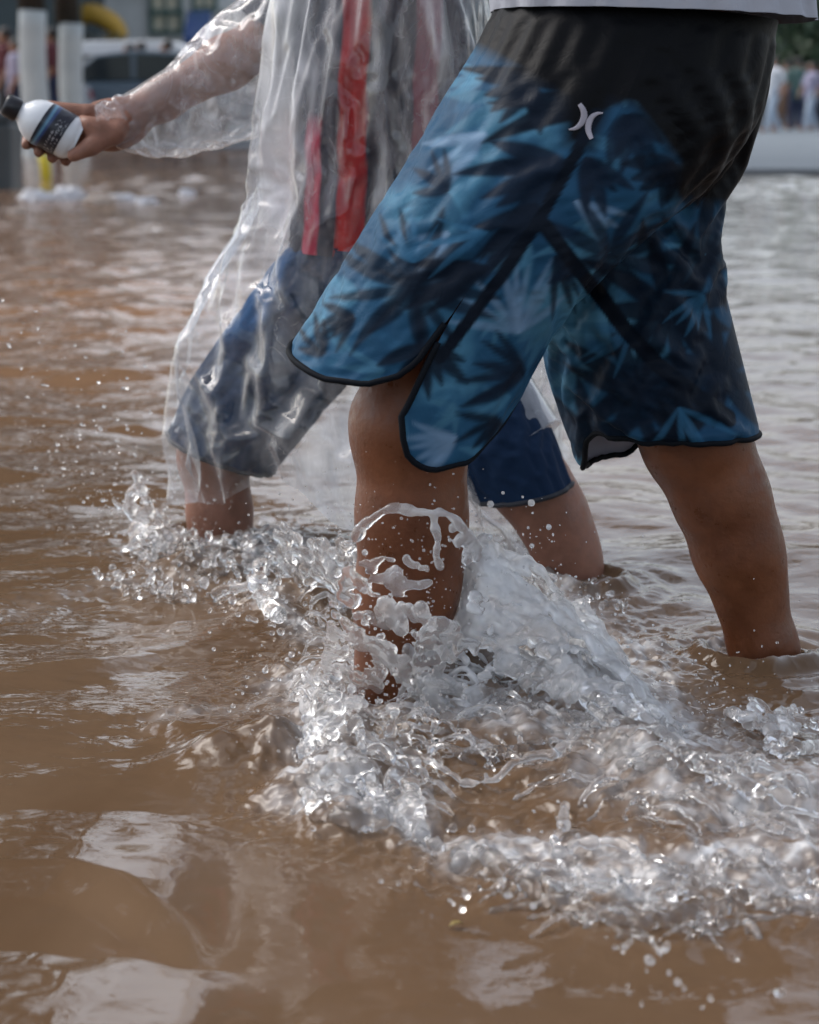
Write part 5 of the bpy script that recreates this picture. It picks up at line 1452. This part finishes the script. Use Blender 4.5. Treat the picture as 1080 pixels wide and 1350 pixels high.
# ---- people in the distance
def far_person(px, Y, z0, height, shirt, trousers, skin, hairm, facing, stride, label, group, long_trousers=True):
    s = height/1.72; x = X_at(px, Y)
    root = np.zeros(3)
    def fl(): return Field((-.5*s, -.42*s, -.02), (.5*s, .42*s, 1.80*s), .022)
    cf, sf_ = math.cos(R(facing)), math.sin(R(facing))
    def T(a, b, c): return np.array([a*cf-b*sf_, a*sf_+b*cf, c])*s          # a forward, b left, c up
    j = {}
    for q, sg in (('l', 1), ('r', -1)):
        st = stride*sg
        j[q] = (T(0, .09*sg, .90), T(.10*st+.04, .10*sg, .50), T(.26*st-.02, .10*sg, .09), T(.26*st+.15, .11*sg, .035), T(0, .19*sg, 1.40), T(-.14*st, .25*sg, 1.13), T(-.12*st+.12, .24*sg, .92))
    f = fl()
    for q in 'lr':
        h_, k_, a_, t_, sh, el, wr = j[q]
        f.chain([h_, k_, a_], np.array([.085, .06, .042])*s, .02); f.cone(a_, t_, .042*s, .035*s, .02)
        f.chain([sh, el, wr], np.array([.05, .042, .032])*s, .02); f.ell(wr+T(.02, 0, -.05), np.array([.032, .024, .05])*s, None, .02)
    f.chain([T(0, 0, .92), T(0, 0, 1.15), T(0, 0, 1.38)], np.array([.14, .13, .13])*s, .05)
    f.cone(j['l'][4], j['r'][4], .055*s, .055*s, .05)
    f.cone(T(0, 0, 1.40), T(.01, 0, 1.52), .055*s, .05*s, .03)
    head(f, T(.02, 0, 1.60), (cf, sf_, 0), s*.95)
    Vv, Qv = f.mesh()
    p = link('person', mesh_np('person', Vv, Qv), skin); p.location = (x, Y, z0)
    tag(p, label, 'person', group)
    f = fl()
    f.chain([T(0, 0, .88), T(0, 0, 1.15), T(0, 0, 1.38)], np.array([.172, .158, .152])*s, .05); f.cone(j['l'][4], j['r'][4], .075*s, .075*s, .05)
    for q in 'lr': f.cone(j[q][4], j[q][4]*.2+j[q][5]*.8, .075*s, .066*s, .03)
    Vv, Qv = f.mesh(); link('shirt', mesh_np('shirt', Vv, Qv), shirt, p)
    f = fl()
    f.cone(T(0, .05, .93), T(0, -.05, .93), .150*s, .150*s, .04)
    for q in 'lr':
        h_, k_, a_ = j[q][:3]
        if long_trousers: f.chain([h_, k_, a_], np.array([.112, .086, .070])*s, .03)
        else: f.chain([h_, h_*.1+k_*.9], np.array([.112, .095])*s, .03)
    Vv, Qv = f.mesh(); link('trousers', mesh_np('trousers', Vv, Qv), trousers, p)
    f = fl(); f.ell(T(-.02, 0, 1.66), np.array([.105, .095, .095])*s, None, .01)
    Vv, Qv = f.mesh(); link('hair', mesh_np('hair', Vv, Qv), hairm, p)
    return p
def cl(name, c): return simple(name, c, tuple(.8*q for q in c), .85, 6)
WH, PALE, GRN, NVY, MAR, PNK, GRY, DK, BRN, LIL = (cl('white cotton', (.70, .72, .76)), cl('pale blue cotton', (.40, .48, .58)), cl('dull green cotton', (.07, .13, .12)), cl('navy cotton', (.02, .03, .07)),
    cl('maroon cotton', (.10, .018, .025)), cl('pink cotton', (.45, .22, .30)), cl('grey cotton', (.22, .23, .25)), cl('charcoal cotton', (.03, .032, .036)), cl('brown cotton', (.14, .08, .05)), cl('lilac cotton', (.36, .34, .46)))
SKF = simple('far skin', (.30, .16, .10), (.26, .13, .08), .6, 4)
zR = Z_at(223, 18.6)
CROWD = 'people crowded on the far pavement'
for a in [
        (998, 47, WH, GRY, 'thin person in white shirt and grey trousers half hidden beside the black shorts yoke', 175, .2, 1.78, True),
        (1019, 45, WH, PALE, 'person in white shirt and pale blue trousers striding on the far pavement', 205, .9, 1.66, True),
        (1036, 51, GRY, BRN, 'person in grey shirt and brown trousers between white and green shirted people', 160, .6, 1.7, True),
        (1050, 49, GRN, NVY, 'person in dull green shirt and navy trousers on the far pavement', 90, .3, 1.72, True),
        (1069, 48, LIL, PALE, 'person in lilac shirt and pale trousers at the right edge of the crowd', 200, .8, 1.6, True),
        (1087, 52, DK, DK, 'person all in charcoal just outside the right edge', 180, .3, 1.7, True),
        (990, 55, DK, NVY, 'person in charcoal shirt behind the thin white shirted one', 170, .3, 1.74, True),
        (1008, 56, MAR, DK, 'person in maroon shirt behind the two white shirted people', 190, .3, 1.7, True),
        (1028, 57, NVY, DK, 'person in navy shirt behind the striding white shirted one', 180, .2, 1.73, True),
        (1044, 56, DK, GRY, 'person in charcoal shirt and grey trousers behind the grey shirted one', 175, .4, 1.66, True),
        (1060, 55, BRN, DK, 'person in brown shirt between the green and the lilac shirts', 185, .4, 1.7, True),
        (1077, 57, PALE, NVY, 'person in pale blue shirt at the right edge under the red banner', 180, .2, 1.72, True),
        (1108, 50, WH, NVY, 'person in white shirt and navy shorts further right on the pavement', 170, .5, 1.7, False)]:
    px, Y, sh, tr_, lab, fac, st, hh, lt = a
    far_person(px, Y, zR, hh, sh, tr_, SKF, HAIR, fac, st, lab, CROWD, lt)
LEFTP = 'people standing behind the parked cars and trunks'
for a in [(10, 29.5, MAR, DK, 'person in maroon shirt left of both whitewashed trunks', 190, .2, 1.70), (24, 28.6, LIL, NVY, 'person in lilac shirt beside the left whitewashed trunk', 185, .3, 1.52),
          (71, 30, MAR, NVY, 'person in maroon shirt seen between the two whitewashed trunks', 180, .3, 1.72), (172, 35.6, PNK, DK, 'person in pink shirt under the white canopy', 185, .3, 1.66),
          (187, 36, MAR, DK, 'person in dark red shirt under the white canopy', 170, .2, 1.70), (222, 36.4, DK, NVY, 'person in charcoal shirt under the right end of the canopy', 180, .4, 1.74)]:
    px, Y, sh, tr_, lab, fac, st, hh = a
    far_person(px, Y, .06, hh, sh, tr_, SKF, HAIR, fac, st, lab, LEFTP)
# red banner above the crowd
rb = empty('banner', (X_at(1064, 60), 60, Z_at(100, 60))); tag(rb, 'red banner strung on two poles behind the crowd', 'banner')
wb = X_at(1096, 60)-X_at(1064, 60); hb = Z_at(92, 60)-Z_at(108, 60)
G = np.array([[(wb*i/16, .05*math.sin(i*.9), -hb/2+hb*j/6-.04*math.sin(math.pi*i/16)) for i in range(17)] for j in range(7)])
o = link('cloth', mesh_np('cloth', G.reshape(-1, 3), grid_quads(7, 17, False)), cl('red banner cloth', (.40, .035, .03)), rb); md = o.modifiers.new('solid', 'SOLIDIFY'); md.thickness = .01
for x in (-.03, wb+.03): MB().tube([(x, 0, -Z_at(100, 60)), (x, 0, hb)], .025, 8).build('pole', KERBM, rb, True)

# ---- things standing or drifting in the flood
Yn = 15.6
bn = empty('wheeled_bin', (X_at(-14, Yn), Yn, 0)); tag(bn, 'dark grey wheeled bin standing in the flood at the left edge', 'bin')
BINM = simple('dark slate bin plastic', (.030, .040, .046), (.045, .055, .062), .45, 3)
m_ = MB(); 
def frus(w0, d0, z0, w1, d1, z1): return [(-w0, -d0, z0), (w0, -d0, z0), (w0, d0, z0), (-w0, d0, z0), (-w1, -d1, z1), (w1, -d1, z1), (w1, d1, z1), (-w1, d1, z1)]
BF = [(0, 3, 2, 1), (4, 5, 6, 7), (0, 1, 5, 4), (1, 2, 6, 5), (2, 3, 7, 6), (3, 0, 4, 7)]
zt_ = Z_at(152, Yn)
m_.add(frus(.19, .22, -.2, .215, .27, zt_-.05), BF).build('body', BINM, bn, bevel=.04, seg=3)
MB().add(frus(.235, .29, zt_-.045, .20, .25, zt_+.02), BF).build('lid', BINM, bn, bevel=.03, seg=3)
MB().tube([(-.17, .30, zt_-.03), (.17, .30, zt_-.03)], .016, 8).build('handle', BINM, bn, True)
for x in (-.2, .2): MB().tube([(x-.03, .22, -.1), (x+.03, .22, -.1)], .09, 16).build('wheel', TYRE, bn, True)
Ym = 17.6
ym = empty('marker_post', (X_at(57, Ym), Ym, 0)); tag(ym, 'short yellow marker post poking out of the flood', 'marker post')
h_m = Z_at(206, Ym); w_m = 7.5/F*Ym
MB().tube([(.01, 0, -.2), (0, 0, h_m*.55), (-.012, 0, h_m)], [w_m*.72, w_m*.95, w_m*1.05], 14).build('post', simple('yellow plastic', (.62, .50, .02), (.5, .42, .03), .5), ym, True)
MB().ell((-.012, 0, h_m+.001), (w_m*1.06, w_m*1.06, .018)).build('cap', simple('faded yellow cap', (.45, .38, .04), (.4, .33, .04), .5), ym, True)
# floating litter, each piece crumpled differently
BAG = simple('white plastic film', (.72, .72, .74), (.60, .60, .63), .3, 20)
OLD = simple('stained foam', (.50, .42, .36), (.42, .34, .28), .7, 15)
def crumple(name, px, py, wpx, hpx, mat, seed, label, cat):
    p = W(px, py, 0); sc = wpx/2/F*p[1]; hz_ = hpx/F*p[1]*.75
    th, ph_ = np.meshgrid(np.linspace(0, math.pi, 18), np.linspace(0, 2*math.pi, 28, endpoint=False), indexing='ij')
    D = np.stack([np.sin(th)*np.cos(ph_), np.sin(th)*np.sin(ph_), np.cos(th)], -1)
    rr = 1+.55*fbm(D[..., 0]*1.9+seed, D[..., 1]*1.9, D[..., 2]*1.9, 4)+.25*np.abs(perlin(D[..., 0]*6, D[..., 1]*6+seed, D[..., 2]*6))
    V_ = D*rr[..., None]*np.array([sc, sc*.8, hz_*.7])+np.array([0, 0, hz_*.15])
    o = link(name, mesh_np(name, V_.reshape(-1, 3), grid_quads(18, 28, True)), mat); o.location = p
    tag(o, label, cat, 'pieces of litter drifting in the flood')
for a in [('plastic_bag', 50, 266, 38, 22, BAG, 1, 'leftmost white plastic bag, the roundest, drifting on the brown flood'), ('plastic_bag', 88, 262, 36, 22, BAG, 4, 'white plastic bag second from the left with a peaked top'),
          ('plastic_bag', 163, 264, 30, 12, BAG, 7, 'flat white plastic bag in the middle of the drifting litter'), ('plastic_bag', 192, 268, 26, 12, BAG, 9, 'small flat white plastic bag, last of the litter to the right'),
          ('foam_scrap', 132, 268, 34, 14, OLD, 12, 'brown stained foam scrap between the plastic bags'), ('foam_scrap', 24, 282, 20, 10, OLD, 15, 'small brownish foam scrap nearest the left edge'),
          ('plastic_bag', 246, 258, 20, 12, BAG, 19, 'tiny pale plastic bag drifting just left of the raincoat')]:
    crumple(*a, 'plastic bag' if a[0] == 'plastic_bag' else 'foam scrap')

# a small fallen leaf drifting close to the lens
pl = W(601, 1214, .003); lv = []
for i in range(9):
    t_ = i/8; w_ = .0030*math.sin(math.pi*t_)**.8
    for o_ in (-1, 0, 1): lv.append((.013*(t_-.5), w_*o_, .0012*abs(o_)+.002*math.sin(3*t_)))
lo_ = link('leaf', mesh_np('leaf', np.array(lv), grid_quads(9, 3, False)), simple('yellowed leaf', (.22, .16, .05), (.17, .12, .035), .5, 300))
lo_.location = (pl[0], pl[1], float(surf(pl[0], pl[1]))+.002); lo_.rotation_euler = (0, 0, .5)
md = lo_.modifiers.new('thickness', 'SOLIDIFY'); md.thickness = .0005
tag(lo_, 'tiny yellowed leaf drifting below the splash in the foreground', 'leaf')
# ------------------------------------------------------------------ light, sky, render settings
SUN_EL, SUN_AZ = R(52), R(-60)        # high, veiled sun, from the left and a little behind the camera's subject
wd = bpy.data.worlds.new("World"); scene.world = wd; wd.use_nodes = True
nt = wd.node_tree; nt.nodes.clear()
wo = nt.nodes.new('ShaderNodeOutputWorld'); bg = nt.nodes.new('ShaderNodeBackground')
sky = nt.nodes.new('ShaderNodeTexSky'); sky.sky_type = 'NISHITA'; sky.sun_disc = False
sky.sun_elevation = SUN_EL; sky.sun_rotation = SUN_AZ
sky.air_density = 1.0; sky.dust_density = 3.0; sky.ozone_density = 1.0
hs = nt.nodes.new('ShaderNodeHueSaturation'); hs.inputs['Saturation'].default_value = 0.5
nt.links.new(sky.outputs[0], hs.inputs['Color'])
# an overcast: patches of thicker and thinner cloud
tc = nt.nodes.new('ShaderNodeTexCoord'); cn = nt.nodes.new('ShaderNodeTexNoise')
cn.inputs['Scale'].default_value = 2.2; cn.inputs['Detail'].default_value = 5
nt.links.new(tc.outputs['Generated'], cn.inputs['Vector'])
cm = nt.nodes.new('ShaderNodeMapRange'); cm.inputs['From Min'].default_value = .3; cm.inputs['From Max'].default_value = .7
cm.inputs['To Min'].default_value = .75; cm.inputs['To Max'].default_value = 1.2
nt.links.new(cn.outputs['Fac'], cm.inputs['Value'])
mul = nt.nodes.new('ShaderNodeMix'); mul.data_type = 'RGBA'; mul.blend_type = 'MULTIPLY'; mul.inputs['Factor'].default_value = 1
nt.links.new(hs.outputs[0], mul.inputs['A']); nt.links.new(cm.outputs[0], mul.inputs['B'])
nt.links.new(mul.outputs['Result'], bg.inputs[0]); bg.inputs[1].default_value = 0.15
nt.links.new(bg.outputs[0], wo.inputs[0])
sd = bpy.data.lights.new('sun', 'SUN'); sd.energy = 0.5; sd.angle = R(40); sd.color = (1, .97, .93)
so = bpy.data.objects.new('sun', sd); COL.objects.link(so)
dirv = Vector((math.sin(SUN_AZ)*math.cos(SUN_EL), math.cos(SUN_AZ)*math.cos(SUN_EL), math.sin(SUN_EL)))
so.rotation_euler = (-dirv).to_track_quat('-Z', 'Y').to_euler(); so.location = dirv*30
vs = scene.view_settings
vs.view_transform = 'Standard'; vs.look = 'None'; vs.gamma = 1; vs.use_curve_mapping = False; vs.exposure = 1.03
cy = scene.cycles
scene.render.engine = 'CYCLES'
cy.max_bounces = 14; cy.diffuse_bounces = 3; cy.glossy_bounces = 4; cy.transmission_bounces = 10; cy.transparent_max_bounces = 24
cy.sample_clamp_indirect = 6.0; cy.blur_glossy = 0.5
cy.use_adaptive_sampling = True; cy.adaptive_threshold = 0.02
cy.use_denoising = True
try: cy.denoiser = 'OPENIMAGEDENOISE'
except Exception: pass
